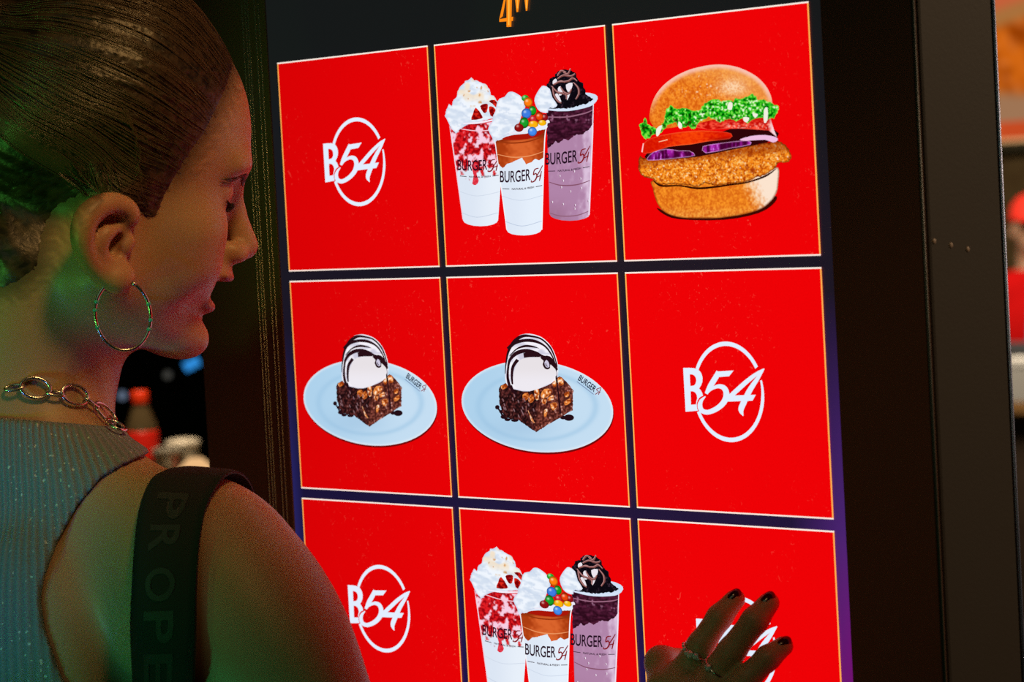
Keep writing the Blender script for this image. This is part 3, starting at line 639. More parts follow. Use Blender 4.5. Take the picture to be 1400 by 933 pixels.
def near(p, c, R, fn, far=1.0):                # evaluate fn only around a part
    out = np.full(len(p), far); m_ = np.linalg.norm(p - np.asarray(c), axis=1) < R
    if m_.any(): out[m_] = fn(p[m_])
    return out
def nets(f, lo, hi, h, B=8):
    lo = np.asarray(lo, float); nb = np.ceil((np.asarray(hi) - lo) / (h * B)).astype(int)
    I = np.stack(np.meshgrid(*[np.arange(n) for n in nb], indexing='ij'), -1).reshape(-1, 3)
    c = lo + (I + .5) * h * B; keep = np.zeros(len(I), bool)
    for s in range(0, len(I), 60000): keep[s:s + 60000] = np.abs(f(c[s:s + 60000])) < h * B * 1.25
    I = I[keep]; ax = np.arange(B + 1); L = np.stack(np.meshgrid(ax, ax, ax, indexing='ij'), -1)
    n = nb * B + 2; CID = []; CV = []; EF = []
    for s in range(0, len(I), 300):
        J = I[s:s + 300]; G = J[:, None, None, None, :] * B + L[None]
        D = f((lo + G.reshape(-1, 3) * h)).reshape(len(J), B + 1, B + 1, B + 1); sg = D < 0
        corners = [(i, j, k) for i in (0, 1) for j in (0, 1) for k in (0, 1)]
        cs = np.stack([sg[:, i:i + B, j:j + B, k:k + B] for i, j, k in corners], -1); ct = cs.sum(-1); act = (ct > 0) & (ct < 8)
        if not act.any(): continue
        dv = np.stack([D[:, i:i + B, j:j + B, k:k + B] for i, j, k in corners], -1)[act]
        base = G[:, :B, :B, :B][act]; acc = np.zeros((len(base), 3)); cnt = np.zeros(len(base))
        for a in range(8):
            for b in range(a + 1, 8):
                ca, cb = np.array(corners[a]), np.array(corners[b])
                if np.abs(ca - cb).sum() != 1: continue
                da, db = dv[:, a], dv[:, b]; m_ = (da < 0) != (db < 0)
                t = np.where(m_, da / np.where(m_, da - db, 1), 0)
                acc += np.where(m_[:, None], ca + (cb - ca) * t[:, None], 0); cnt += m_
        CV.append(lo + (base + acc / cnt[:, None]) * h); CID.append((base[:, 0] * n[1] + base[:, 1]) * n[2] + base[:, 2])
        for a in range(3):
            sl0 = [slice(None)] + [slice(0, B)] * 3; sl1 = list(sl0); sl1[a + 1] = slice(1, B + 1)
            s0, s1 = sg[tuple(sl0)], sg[tuple(sl1)]; m_ = s0 != s1
            if m_.any(): EF.append((a, G[:, :B, :B, :B][m_], s0[m_]))
    ids = np.concatenate(CID); V = np.concatenate(CV); o = np.argsort(ids); ids = ids[o]; V = V[o]
    st = np.array([n[1] * n[2], n[2], 1]); F = []
    for a, g, s0 in EF:
        u, v = (a + 1) % 3, (a + 2) % 3; b0 = g @ st
        q = np.stack([b0, b0 - st[u], b0 - st[u] - st[v], b0 - st[v]], -1)
        q[~s0] = q[~s0][:, ::-1]
        k = np.searchsorted(ids, q); k = np.clip(k, 0, len(ids) - 1); ok = (ids[k] == q).all(1)
        F.append(k[ok])
    return V, np.concatenate(F)
def grad(f, p, e=4e-4):
    g = np.stack([f(p + e * np.eye(3)[i]) - f(p - e * np.eye(3)[i]) for i in range(3)], -1)
    return g / (np.linalg.norm(g, axis=1)[:, None] + 1e-9)
def project(f, p, it=3):
    for _ in range(it): p = p - grad(f, p) * np.clip(f(p), -.02, .02)[:, None]
    return p
UP = np.array([0, 0, 1.0])
# head frame: turned to her right, looking down at the screen
rh = nrm([RT[0], RT[1], 0]); fh = nrm([FW[0], FW[1], 0])
PSI, PIT = math.radians(17), math.radians(16)
f0 = math.cos(PSI) * rh + math.sin(PSI) * fh
HX = math.cos(PIT) * f0 - math.sin(PIT) * UP; HZ = math.sin(PIT) * f0 + math.cos(PIT) * UP; HY = np.cross(HZ, HX)
HO = W(175, 270, 1.95); HR = np.stack([HX, HY, HZ])
def hl(p): return (p - HO) @ HR.T              # world -> head
def hw(q): return HO + np.asarray(q, float) @ HR
def hp(x, y, lat):                             # traced on the right side of the head, lat metres off its middle
    d = ray(x, y); o = CAM - HO; s = (-lat - o @ HY) / (d @ HY); return (o + d * s) @ HR.T
def sm(q): return np.c_[q[:, 0], np.abs(q[:, 1]), q[:, 2]]
def head_core(q):
    a = sm(q)
    d = ell(q, (-.028, 0, .048), (.090, .074, .083))
    d = smin(d, ell(q, (.008, 0, .030), (.054, .060, .064)), .03)            # forehead
    d = smin(d, ell(q, (.004, 0, -.030), (.050, .057, .060)), .03)           # middle of the face
    d = smin(d, cap(a, (-.016, .052, -.057), (.042, .013, -.0765), .016, .013), .028)   # jaw
    d = smin(d, cap(a, (-.018, .058, -.010), (-.014, .052, -.052), .014, .016), .02)
    d = smin(d, ell(q, (.053, 0, -.079), (.0175, .018, .014)), .014)         # chin
    d = smin(d, ell(a, (.034, .037, -.014), (.024, .023, .018)), .02)        # cheek bone
    d = smin(d, ell(a, (.040, .030, -.034), (.021, .020, .018)), .014)       # smiling cheek
    d = smin(d, ell(a, (.020, .043, -.034), (.027, .0165, .027)), .016)      # side of the cheek
    d = smin(d, ell(a, (.0545, .021, .033), (.012, .026, .009)), .014)        # brow
    return d
def head(q):
    a = sm(q); d = head_core(q)
    d = smax(d, -ell(a, (.069, .030, .016), (.014, .017, .011)), .012)       # eye socket
    d = smin(d, ell(a, (.0465, .031, .015), (.0125, .0145, .0125)), .004)     # closed lid
    d = smin(d, chain(q, [(.059, 0, .026), (.068, 0, .007), (.0795, 0, -.013)], (.009, .0072, .0092), .004), .008)   # nose
    d = smin(d, ell(a, (.071, .0105, -.0195), (.0105, .0066, .0072)), .005)
    d = smax(d, -ell(a, (.0755, .0066, -.0270), (.005, .003, .004)), .003)   # nostril
    d = smin(d, ell(q, (.047, 0, -.044), (.019, .029, .018)), .012)          # round the teeth
    d = smin(d, ell(q, (.058, 0, -.0295), (.016, .017, .010)), .007)          # below the nose
    d = smin(d, ell(q, (.0685, 0, -.0355), (.0085, .020, .0048)), .005)      # upper lip
    d = smin(d, ell(q, (.0610, 0, -.0565), (.0085, .018, .0052)), .004)      # lower lip
    d = smax(d, -ell(q, (.072, 0, -.0452), (.017, .021, .0056)), .004)       # parted mouth
    d = smax(d, -cap(a, (.054, .022, -.045), (.040, .033, -.041), .003, .0015), .005)
    return d
# right ear, traced on the side of the head; the left one mirrors it
EH = [(176, 304, .076), (183, 292, .079), (178, 279, .081), (158, 271, .085), (134, 276, .090), (115, 293, .093), (108, 318, .094), (111, 343, .091), (122, 365, .086), (140, 381, .081), (160, 390, .0785), (172, 386, .077)]
EHq = np.array([hp(*e) for e in EH]); EHr = [.0036, .0048, .0054, .0062, .0068, .0072, .0066, .0058, .0058, .0066, .0085, .0070]
def dense(P, r=None, n=5):
    P = np.asarray(P, float); P = np.c_[P, r] if r is not None else P; P = catmull(P, n, False); return P
_e = dense(EHq, EHr); EHq, EHr = _e[:, :3], _e[:, 3]
_e = dense([hp(*e) for e in ((160, 306, .081), (146, 316, .086), (135, 332, .087), (135, 348, .085), (145, 362, .081), (160, 368, .079))], (.003, .0042, .0044, .0042, .004, .003)); EA, EAr = _e[:, :3], _e[:, 3]
EP = hp(146, 330, .077); ET = hp(177, 338, .0775); EC = hp(158, 337, .083); EL = hp(162, 378, .0785); EU = hp(158, 296, .087)
EP0, ESC = hp(142, 332, .068), .87
def ear(q):
    a = np.c_[q[:, 0], -np.abs(q[:, 1]), q[:, 2]]; a = (a - EP0) / ESC + EP0
    d = ell(a, EP, (.017, .0065, .026))
    d = smax(d, -ell(a, EC, (.0075, .010, .0105)), .003)
    d = smin(d, chain(a, EHq, EHr), .003); d = smin(d, chain(a, EA, EAr), .003)
    d = smin(d, cap(a, ET, ET + (.002, 0, .004), .0048, .004), .004); d = smin(d, ell(a, EL, (.010, .0048, .0095)), .005)
    d = smax(d, -ell(a, EU, (.0085, .0042, .0042)), .003)
    return d * ESC
# torso frame is the world's: she faces the screen
NB = W(55, 590, 1.96)
SR = NB + (.157, .008, -.077); SL = NB + (-.150, .008, -.076)
NKT = hw((-.044, 0, -.062))
ELB = SR + (.192, .024, -.221)
FING = dict(
    index=[on_y(936, 918, -.030), on_y(958, 882, -.027), on_y(984, 844, -.019), on_y(1005, 820, -.0105)],
    middle=[on_y(974, 926, -.030), on_y(1000, 891, -.027), on_y(1032, 849, -.019), on_y(1051, 825, -.0105)],
    ring=[on_y(998, 950, -.029), on_y(1022, 927, -.026), on_y(1050, 900, -.019), on_y(1071, 884, -.0105)],
    little=[on_y(1012, 992, -.027), on_y(1036, 976, -.025), on_y(1058, 962, -.018), on_y(1072, 952, -.0095)],
    thumb=[on_y(926, 985, -.040), on_y(910, 940, -.036), on_y(904, 906, -.026), on_y(928, 904, -.011)])
FR = dict(index=(.0088, .0080, .0076, .0062), middle=(.0092, .0084, .0080, .0065), ring=(.0088, .0078, .0074, .0060), little=(.0080, .0070, .0066, .0052), thumb=(.0125, .0108, .0098, .0080))
WR = on_y(958, 1072, -.062); PALM = on_y(975, 980, -.036)
def hand(p):
    d = None
    for k in ('index', 'middle', 'ring', 'little'):
        c = chain(p, [WR + (FING[k][0] - WR) * .35] + FING[k], (.013,) + FR[k], .003)
        d = c if d is None else smin(d, c, .002)
    pd = cap(p, FING['index'][0] + (WR - FING['index'][0]) * .12, WR, .0105, .017)
    for k in ('middle', 'ring', 'little'): pd = smin(pd, cap(p, FING[k][0] + (WR - FING[k][0]) * .12, WR, .0105, .017), .008)
    d = smin(d, pd, .004)
    return smin(d, chain(p, [WR + (FING['thumb'][0] - WR) * .4] + FING['thumb'], (.017,) + FR['thumb'], .004), .007)
EL2 = SL + (-.035, -.03, -.275); WR2 = EL2 + (.0, .06, -.235); hd2 = nrm((.02, .16, -1))
def hand2(p):
    d = None; side = np.array((0, 1, .15)); pal = np.array((1, 0, 0))
    for i, L in enumerate((.070, .078, .073, .058)):
        b = WR2 + hd2 * (.092 - .003 * i) + side * (.028 - .019 * i)
        t = [b, b + hd2 * L * .45 + pal * .004, b + hd2 * L * .78 + pal * .013, b + hd2 * L + pal * .025]
        c = smin(chain(p, t, (.0088, .008, .0075, .006), .003), cap(p, WR2 + hd2 * .02, b, .016, .0105), .008)
        d = c if d is None else smin(d, c, .003)
    t = [WR2 + hd2 * .03 + side * .02, WR2 + hd2 * .065 + side * .042 + pal * .01, WR2 + hd2 * .10 + side * .048 + pal * .018]
    return smin(d, chain(p, t, (.014, .0105, .008), .004), .008)
def torso(p):
    q = p - NB; a = np.c_[np.abs(q[:, 0]), q[:, 1], q[:, 2]]
    d = ell(q, (0, .006, -.185), (.142, .094, .175))
    d = smin(d, ell(q, (0, 0, -.375), (.122, .088, .13)), .06)
    d = smin(d, ell(q, (0, -.012, -.545), (.168, .112, .13)), .07)
    d = smin(d, cap(a, (.0, -.014, -.072), (.144, .006, -.084), .046, .044), .035)
    d = smin(d, cap(a, (.012, -.030, -.002), (.130, .0, -.064), .040, .034), .03)
    d = smin(d, ell(a, (.075, .082, -.215), (.058, .05, .056)), .03)
    d = smin(d, ell(a, (.078, -.062, -.150), (.060, .034, .085)), .035)
    return d
def neck(p): return smin(cap(p, NB + (0, -.026, -.03), NKT, .055, .051), cap(p, NB + (0, -.006, .0), hw((-.018, 0, -.064)), .036, .032), .03)
def body(p):
    d = torso(p)
    d = smin(d, neck(p), .028)
    def arm(p, s, e, w_):
        c = cap(p, s + (e - s) * .02, e, .049, .0375); c = smin(c, ellR(p, s + (e - s) * .16 + np.array((.004 * np.sign(s[0] - NB[0]), 0, .0)), (.052, .056, .082), np.stack([nrm(np.cross((0, 1, 0), e - s)), nrm(np.cross(e - s, np.cross((0, 1, 0), e - s))), nrm(e - s)])), .03)
        c = smin(c, chain(p, [e, e + (w_ - e) * .28, w_], (.037, .040, .0255), .01), .02); return c
    d = smin(d, near(p, (SR + WR) / 2, .40, lambda x: arm(x, SR, ELB, WR)), .03)
    d = smin(d, near(p, (SL + WR2) / 2, .42, lambda x: arm(x, SL, EL2, WR2)), .03)
    d = smin(d, near(p, PALM, .14, hand), .012)
    d = smin(d, near(p, WR2 + hd2 * .08, .16, hand2), .012)
    def hd(x):
        q = hl(x); return smin(head(q), ear(q), .004)
    return smin(d, near(p, HO, .22, hd), .018)
def hit(x, y, f=body, z0=1.55, z1=2.4):
    d = ray(x, y); z = z0
    for _ in range(160):
        v = f((CAM + d * z)[None])[0]
        if v < 2e-4: break
        z += max(v * .7, 2e-4)
        if z > z1: return None
    return CAM + d * z
HL = [(310, 90, .0), (303, 118, .02), (290, 150, .036), (272, 188, .048), (248, 226, .058), (230, 266, .065), (217, 299, .068), (198, 302, .070), (184, 284, .073), (156, 266, .074), (112, 270, .072), (86, 286, .070), (68, 322, .067), (58, 366, .060), (22, 392, .048), (-40, 402, .02)]
HLq = np.array([hp(*e) for e in HL])[:, [0, 2]]
HPL = np.vstack([HLq, [[-.135, -.05], [-.16, .05], [-.10, .17], [.0, .19], [.06, .15]]])
def pdist(P2, Q):
    d = edge_dist(P2, Q); return np.where(inside(P2, Q), -d, d)
def hair_t_(q): return pdist(q[:, [0, 2]], HPL)
hair_t = hair_t_
per = empty('person', (NB[0], NB[1], 0), 'person with slicked back hair and grey sleeveless top touching the kiosk screen', 'person')
POFF = Vector((NB[0], NB[1], 0))
def plink(name, me, mt, parent=None, smooth=True):
    me.transform(Matrix.Translation(-POFF))
    return link(name, me, mt, parent or per, smooth)
def skin_mat():
    mt = mat('skin', (.62, .40, .29), .46, spec=.4, sss=.25)
    N, Lk, b = nodes(mt)
    at = N.new('ShaderNodeAttribute'); at.attribute_name = 'Col'
    mx = N.new('ShaderNodeMix'); mx.data_type = 'RGBA'; mx.blend_type = 'MULTIPLY'; mx.inputs['Factor'].default_value = 1
    tc = N.new('ShaderNodeTexCoord'); tx = N.new('ShaderNodeTexNoise'); tx.inputs['Scale'].default_value = 35; tx.inputs['Detail'].default_value = 3
    Lk.new(tc.outputs['Object'], tx.inputs['Vector'])
    rp = N.new('ShaderNodeValToRGB'); rp.color_ramp.elements[0].color = (.9, .86, .84, 1); rp.color_ramp.elements[1].color = (1, 1, 1, 1); Lk.new(tx.outputs['Fac'], rp.inputs[0])
    Lk.new(at.outputs['Color'], mx.inputs['A']); Lk.new(rp.outputs[0], mx.inputs['B']); Lk.new(mx.outputs['Result'], b.inputs['Base Color'])
    t2 = N.new('ShaderNodeTexNoise'); t2.inputs['Scale'].default_value = 900; Lk.new(tc.outputs['Object'], t2.inputs['Vector'])
    bp = N.new('ShaderNodeBump'); bp.inputs['Strength'].default_value = .12; bp.inputs['Distance'].default_value = .0006; Lk.new(t2.outputs['Fac'], bp.inputs['Height']); Lk.new(bp.outputs[0], b.inputs['Normal'])
    return mt
M_skin = skin_mat()
V, F = nets(body, NB + (-.30, -.24, -.62), NB + (.42, .36, .40), .0024)
V = project(body, V, 1)
q = hl(V); a = sm(q); skin = np.array((.47, .29, .165)); lip = np.array((.42, .16, .13))
wl = np.exp(-np.clip(np.minimum(ell(q, (.0695, 0, -.0355), (.0085, .019, .0050)), ell(q, (.0620, 0, -.0565), (.0085, .017, .0054))), 0, 1) / .0018) * (q[:, 0] > .05)
we = np.exp(-np.clip(ear(q), 0, 1) / .002) * (np.linalg.norm(q, axis=1) < .15) * .5
C = skin + wl[:, None] * (lip - skin) + we[:, None] * (np.array((.56, .27, .16)) - skin)
rt = hair_t_(q); nz_ = .5 + .5 * np.sin(q[:, 2] * 900 + 3 * np.sin(q[:, 0] * 300)) * np.sin(q[:, 2] * 370)
wr = np.clip(1 - rt / (.006 + .014 * nz_), 0, 1) * np.where(q[:, 0] > -.03, sst(-.002, .022, q[:, 2]), 1) * (np.linalg.norm(q, axis=1) < .16) * (rt < .05)
C = C + (.75 * wr)[:, None] * (np.array((.06, .038, .022)) - C)
plink('body', mesh_from('body', V, F, C), M_skin)
# ---- hair, slicked back
BUN = np.array((-.135, 0, .075))
def hair(p, gr=1.0):
    q = hl(p); d = smin(head_core(q), neck(p), .018); t = hair_t(q)
    th = np.where(t < 0, .0085 * sst(0, .06, -t) + .0009 * sst(0, .012, -t), -.003 - .2 * t)
    rad = np.arctan2(q[:, 2] - .05, np.abs(q[:, 1]) + .02)
    gro = .0007 * np.sin(rad * 46 + q[:, 0] * 20 + 3 * np.sin(rad * 9)) + .0006 * np.sin(rad * 113 + q[:, 0] * 35 + 1.7)
    d = d - th - gr * gro * sst(0, .03, -t)
    b = ell(q, BUN, (.040, .040, .038)) - .0015 * np.sin(q[:, 2] * 300 + q[:, 0] * 120)
    b = smin(b, cap(q, (-.10, 0, .085), (-.035, 0, .128), .022, .009), .03)
    return smin(d, b, .018)
V, F = nets(hair, HO - .22, HO + .24, .0024)
def hair_mat():
    mt = mat('brown_hair', (.035, .022, .013), .40, spec=.5); N, Lk, b = nodes(mt)
    tc = N.new('ShaderNodeTexCoord'); mp = N.new('ShaderNodeMapping')
    mp.inputs['Rotation'].default_value = (0, math.radians(20), -math.atan2(HX[1], HX[0])); mp.inputs['Scale'].default_value = (9, 190, 190); mp.vector_type = 'POINT'
    tx = N.new('ShaderNodeTexNoise'); tx.inputs['Scale'].default_value = 1; tx.inputs['Detail'].default_value = 4; tx.inputs['Distortion'].default_value = .4
    Lk.new(tc.outputs['Object'], mp.inputs[0]); Lk.new(mp.outputs[0], tx.inputs['Vector'])
    rp = N.new('ShaderNodeValToRGB'); rp.color_ramp.elements[0].position = .35; rp.color_ramp.elements[1].position = .72
    rp.color_ramp.elements[0].color = (.010, .0065, .004, 1); rp.color_ramp.elements[1].color = (.075, .047, .027, 1)
    Lk.new(tx.outputs['Fac'], rp.inputs[0]); Lk.new(rp.outputs[0], b.inputs['Base Color'])
    bp = N.new('ShaderNodeBump'); bp.inputs['Strength'].default_value = .5; bp.inputs['Distance'].default_value = .0012; Lk.new(tx.outputs['Fac'], bp.inputs['Height']); Lk.new(bp.outputs[0], b.inputs['Normal'])
    return mt
M_hair = hair_mat()
hair_o = plink('hair', mesh_from('hair', V, F), M_hair)
# single strands lying on the hair, from the hairline back to the bun
ns, mseg = 1100, 16; ctr = np.array((-.02, 0, .045)); bd = BUN - ctr; bn = nrm(bd)
i0 = rng.integers(0, 10, ns); tt = rng.random(ns)
LAT = np.array([e[2] for e in HL]); st2 = HLq[i0] * (1 - tt)[:, None] + HLq[i0 + 1] * tt[:, None]; la = LAT[i0] * (1 - tt) + LAT[i0 + 1] * tt
sgn = np.where(rng.random(ns) < .8, -1, 1)
s3 = np.c_[st2[:, 0] + np.abs(rng.normal(0, .004, ns)) - .001, sgn * la, st2[:, 1] + rng.normal(0, .002, ns)]
adv = rng.random(ns) * .55; ln = .25 + rng.random(ns) * .3
sd = (s3 - ctr); sd /= np.linalg.norm(sd, axis=1)[:, None]; om = np.arccos(np.clip(sd @ bn, -1, 1))
pts = []
for k in range(mseg):
    t = np.clip(adv * (i0 < 8) + ln * k / (mseg - 1), 0, .97)
    dirv = (np.sin((1 - t) * om)[:, None] * sd + np.sin(t * om)[:, None] * bn) / np.sin(om)[:, None]
    pts.append(ctr + dirv * .105)
P3 = np.stack(pts, 1).reshape(-1, 3); P3 = project(lambda p: hair(p, 0) - .0006, hw(P3), 5).reshape(ns, mseg, 3)
cu = bpy.data.curves.new('hair_strands', 'CURVE'); cu.dimensions = '3D'; cu.bevel_depth = .00022; cu.bevel_resolution = 1
for s_ in P3:
    sp = cu.splines.new('POLY'); sp.points.add(mseg - 1)
    co = np.c_[s_ - np.array(POFF), np.ones(mseg)]; sp.points.foreach_set('co', co.ravel())
    sp.points.foreach_set('radius', np.concatenate([np.linspace(.3, 1, 5), np.ones(mseg - 8), np.linspace(1, .3, 3)]))
so = bpy.data.objects.new('hair_strands', cu); COL.objects.link(so); so.parent = hair_o; so['kind'] = 'stuff'
M_str = mat('light_brown_strand', (.10, .064, .038), .35); cu.materials.append(M_str)
# brow and lashes
def surf(q, off=.0003): return project(lambda p: body(p) - off, hw(np.atleast_2d(q)), 6)
for sgy in (-1, 1):
    bm = bmesh.new()
    for k in range(90):
        t = rng.random(); base = np.array((.074 - .020 * t ** 1.6, sgy * (.012 + .034 * t), .0225 + .006 * math.sin(t * 2.6) - .004 * t + rng.normal(0, .0012)))
        tip = base + np.array((-.006 - .003 * t, sgy * .006, .0022 * (1 - t) - .001)); mid = (base + tip) / 2
        A = surf(np.stack([base, mid, tip]), .0006); tube(bm, A, (.00035, .0003, .0001), 4)
    plink('eyebrow', bm_mesh('eyebrow', bm), M_hair)
M_lash = mat('black_lash', (.008, .006, .005), .5)
for sgy in (-1, 1):
    bm = bmesh.new()
    for k in range(24):
        t = .3 + .7 * k / 23; base = np.array((.0675 - .010 * abs(t - .35), sgy * (.020 + .025 * t), .0095 - .002 * math.sin(t * 3.14)))
        b0 = surf(base, -.0004)[0]; tip = b0 + HX * .0046 + HY * sgy * (t - .3) * .004 - HZ * .0012; mid = (b0 + tip) / 2 - HZ * .0012
        tube(bm, [b0, mid, tip], (.00024, .0002, .00008), 4)
    plink('eyelashes', bm_mesh('eyelashes', bm), M_lash)
# ---- grey ribbed top, cut in at the shoulders
ARM = np.array([(214, 612), (200, 622), (170, 635), (139, 653), (107, 690), (79, 741), (61, 790), (56, 820), (62, 862), (84, 925), (120, 985), (175, 1040), (420, 1060), (640, 900), (600, 540), (230, 560)], float)
def topx(p):
    q = p - CAM; z = q @ FW; return np.c_[700 + q @ RT / z * FPX, 466.5 + q @ DN / z * FPX], z
def top(p):
    d = smin(torso(p), neck(p), .028) - .0045
    a = p.copy(); a[:, 0] = NB[0] + np.abs(p[:, 0] - NB[0])
    px, z = topx(a); cut = pdist(px, ARM) * z / FPX
    cut = np.maximum(cut, NB[0] + .05 - a[:, 0])
    d = smax(d, -cut, .003)
    col = (p - COLP) @ COLN
    d = smax(d, col, .003)
    return smax(d, (NB[2] - .53) - p[:, 2], .003)
COLP = W(70, 577, 1.90); COLN = nrm((.02, .16, 1))
V, F = nets(top, NB + (-.24, -.2, -.60), NB + (.26, .24, .10), .0024)
def knit_mat():
    mt = mat('grey_ribbed_knit', (.19, .22, .25), .75); N, Lk, b = nodes(mt)
    geo = N.new('ShaderNodeTexCoord'); sx = N.new('ShaderNodeSeparateXYZ'); Lk.new(geo.outputs['Object'], sx.inputs[0])
    def mth(op, a_, b_=None):
        n = N.new('ShaderNodeMath'); n.operation = op
        for i, v in enumerate((a_, b_)):
            if v is None: continue
            if isinstance(v, (int, float)): n.inputs[i].default_value = v
            else: Lk.new(v, n.inputs[i])
        return n.outputs[0]
    ang = mth('ARCTAN2', sx.outputs[1], sx.outputs[0])
    rib = mth('SINE', mth('MULTIPLY', ang, 150))
    nz = N.new('ShaderNodeTexNoise'); nz.inputs['Scale'].default_value = 700; nz.inputs['Detail'].default_value = 2; Lk.new(geo.outputs['Object'], nz.inputs['Vector'])
    hgt = mth('ADD', mth('MULTIPLY', rib, .5), mth('MULTIPLY', nz.outputs['Fac'], .9))
    bp = N.new('ShaderNodeBump'); bp.inputs['Strength'].default_value = .6; bp.inputs['Distance'].default_value = .0012; Lk.new(hgt, bp.inputs['Height']); Lk.new(bp.outputs[0], b.inputs['Normal'])
    rp = N.new('ShaderNodeValToRGB'); rp.color_ramp.elements[0].color = (.13, .16, .185, 1); rp.color_ramp.elements[1].color = (.23, .27, .31, 1)
    Lk.new(mth('ADD', mth('MULTIPLY', rib, .22), nz.outputs['Fac']), rp.inputs[0])
    # metallic thread specks
    vo = N.new('ShaderNodeTexNoise'); vo.inputs['Scale'].default_value = 420; vo.inputs['Detail'].default_value = 0; Lk.new(geo.outputs['Object'], vo.inputs['Vector'])
    spk = mth('GREATER_THAN', vo.outputs['Fac'], .77)
    mx = N.new('ShaderNodeMix'); mx.data_type = 'RGBA'; Lk.new(spk, mx.inputs['Factor']); Lk.new(rp.outputs[0], mx.inputs['A']); mx.inputs['B'].default_value = (.7, .72, .74, 1)
    Lk.new(mx.outputs['Result'], b.inputs['Base Color']); Lk.new(mth('MULTIPLY', spk, .8), b.inputs['Metallic'])
    return mt
plink('tank_top', mesh_from('tank_top', V, F), knit_mat())
# ---- trousers and shoes (below the picture's edge)
def legs(p):
    q = p - NB; a = np.c_[np.abs(q[:, 0]), q[:, 1], q[:, 2]]
    d = smax(ell(q, (0, -.012, -.545), (.172, .116, .14)), q[:, 2] + .50, .01)
    hz_ = NB[2]
    return smin(d, chain(a, [(.088, -.01, -.60), (.095, .0, -1.02), (.10, -.02, .09 - hz_)], (.088, .062, .056), .03), .04)
V, F = nets(legs, NB + (-.26, -.2, -NB[2] + .02), NB + (.26, .2, -.44), .008)
plink('trousers', mesh_from('trousers', V, F), add_noise_bump(mat('dark_denim', (.02, .025, .04), .8), 300, .3))
for sgx in (-1, 1):
    bx = NB + (sgx * .10, .03, -NB[2])
    def shoe(p):
        d = smin(cap(p, bx + (0, -.08, .045), bx + (0, .10, .032), .040, .034), cap(p, bx + (0, -.06, .06), bx + (0, -.05, .11), .042, .048), .03)
        return smax(d, -(p[:, 2] - .001), .004)
    V, F = nets(shoe, bx + (-.08, -.15, -.02), bx + (.08, .2, .18), .006)
    plink('shoe', mesh_from('shoe', V, F), mat('white_leather', (.6, .6, .58), .5))
# ---- jewellery
M_silver = mat('silver', (.72, .70, .66), .25, 1)
def top_or_body(p): return np.minimum(body(p), top(p))
npx = [(2, 536), (20, 531), (38, 530), (56, 533), (72, 540), (88, 540), (106, 543), (120, 552), (134, 563), (146, 574), (155, 585), (160, 593)]
NP = [hit(x, y, top_or_body) for x, y in npx]; NP = [p for p in NP if p is not None]
gp = np.stack(NP); gn = grad(top_or_body, gp); gp = gp + gn * .003
arc = np.r_[0, np.cumsum(np.linalg.norm(np.diff(gp, axis=0), axis=1))]
def along(s): return np.array([np.interp(s, arc, gp[:, i]) for i in range(3)])
def link_ring(bm, c, t, n, L, Wd, r, m_=20):
    sd = nrm(np.cross(n, t)); tube(bm, [c + t * math.cos(a_) * L / 2 + sd * math.sin(a_) * Wd / 2 for a_ in np.linspace(0, 2 * math.pi, m_, endpoint=False)], r, 6, True)
# the chain also runs round the unseen side of the neck
def around(k):
    a_ = k; c = NB + (0, -.004, .030); p = c + np.array((math.cos(a_) * .085, math.sin(a_) * .085, 0)); return project(lambda x: top_or_body(x) - .003, p[None], 6)[0]
neck_o = None; s_ = .004; big = False; k = 0
while s_ < arc[-1] - .002:
    L = .0165 if big else .0095; c = along(min(s_ + L / 2, arc[-1])); t = nrm(along(min(s_ + L, arc[-1])) - along(s_)); n = grad(top_or_body, c[None])[0]; n = nrm(n - t * (n @ t))
    bm = bmesh.new()
    if big: link_ring(bm, c, t, n, L + .002, .0125, .00115)
    else: link_ring(bm, c, t, nrm(n + .9 * np.cross(n, t)), L + .002, .005, .001)
    me = bm_mesh('necklace' if neck_o is None else 'chain_link', bm)
    if neck_o is None: neck_o = plink('necklace', me, M_silver)
    else: plink('chain_link', me, M_silver, neck_o)
    s_ += L; big = not big; k += 1
# hoop earring
bm = bmesh.new(); hc = hp(168, 431, .081); e1 = nrm(hp(203, 427, .081) - hp(134, 427, .081)); e1w = e1 @ HR; upw = UP
A = np.linspace(0, 2 * math.pi, 72, endpoint=False); hcw = hw(hc)
tube(bm, [hcw + e1w * math.cos(a_) * .0170 + upw * math.sin(a_) * .0215 for a_ in A], .0011, 8, True)
ear_o = plink('hoop_earring', bm_mesh('hoop_earring', bm), M_silver)
M_teal = mat('turquoise_bead', (.05, .45, .38), .2)
for k, a_ in enumerate(np.radians((18, -8, -24, 62, 158, 172, 200))):
    bm = bmesh.new(); bmesh.ops.create_uvsphere(bm, u_segments=10, v_segments=8, radius=.0015, matrix=Matrix.Translation(Vector(hcw + e1w * math.cos(a_) * .0170 + upw * math.sin(a_) * .0215)))
    plink('bead', bm_mesh('bead', bm), M_teal if k not in (3,) else M_silver, ear_o)
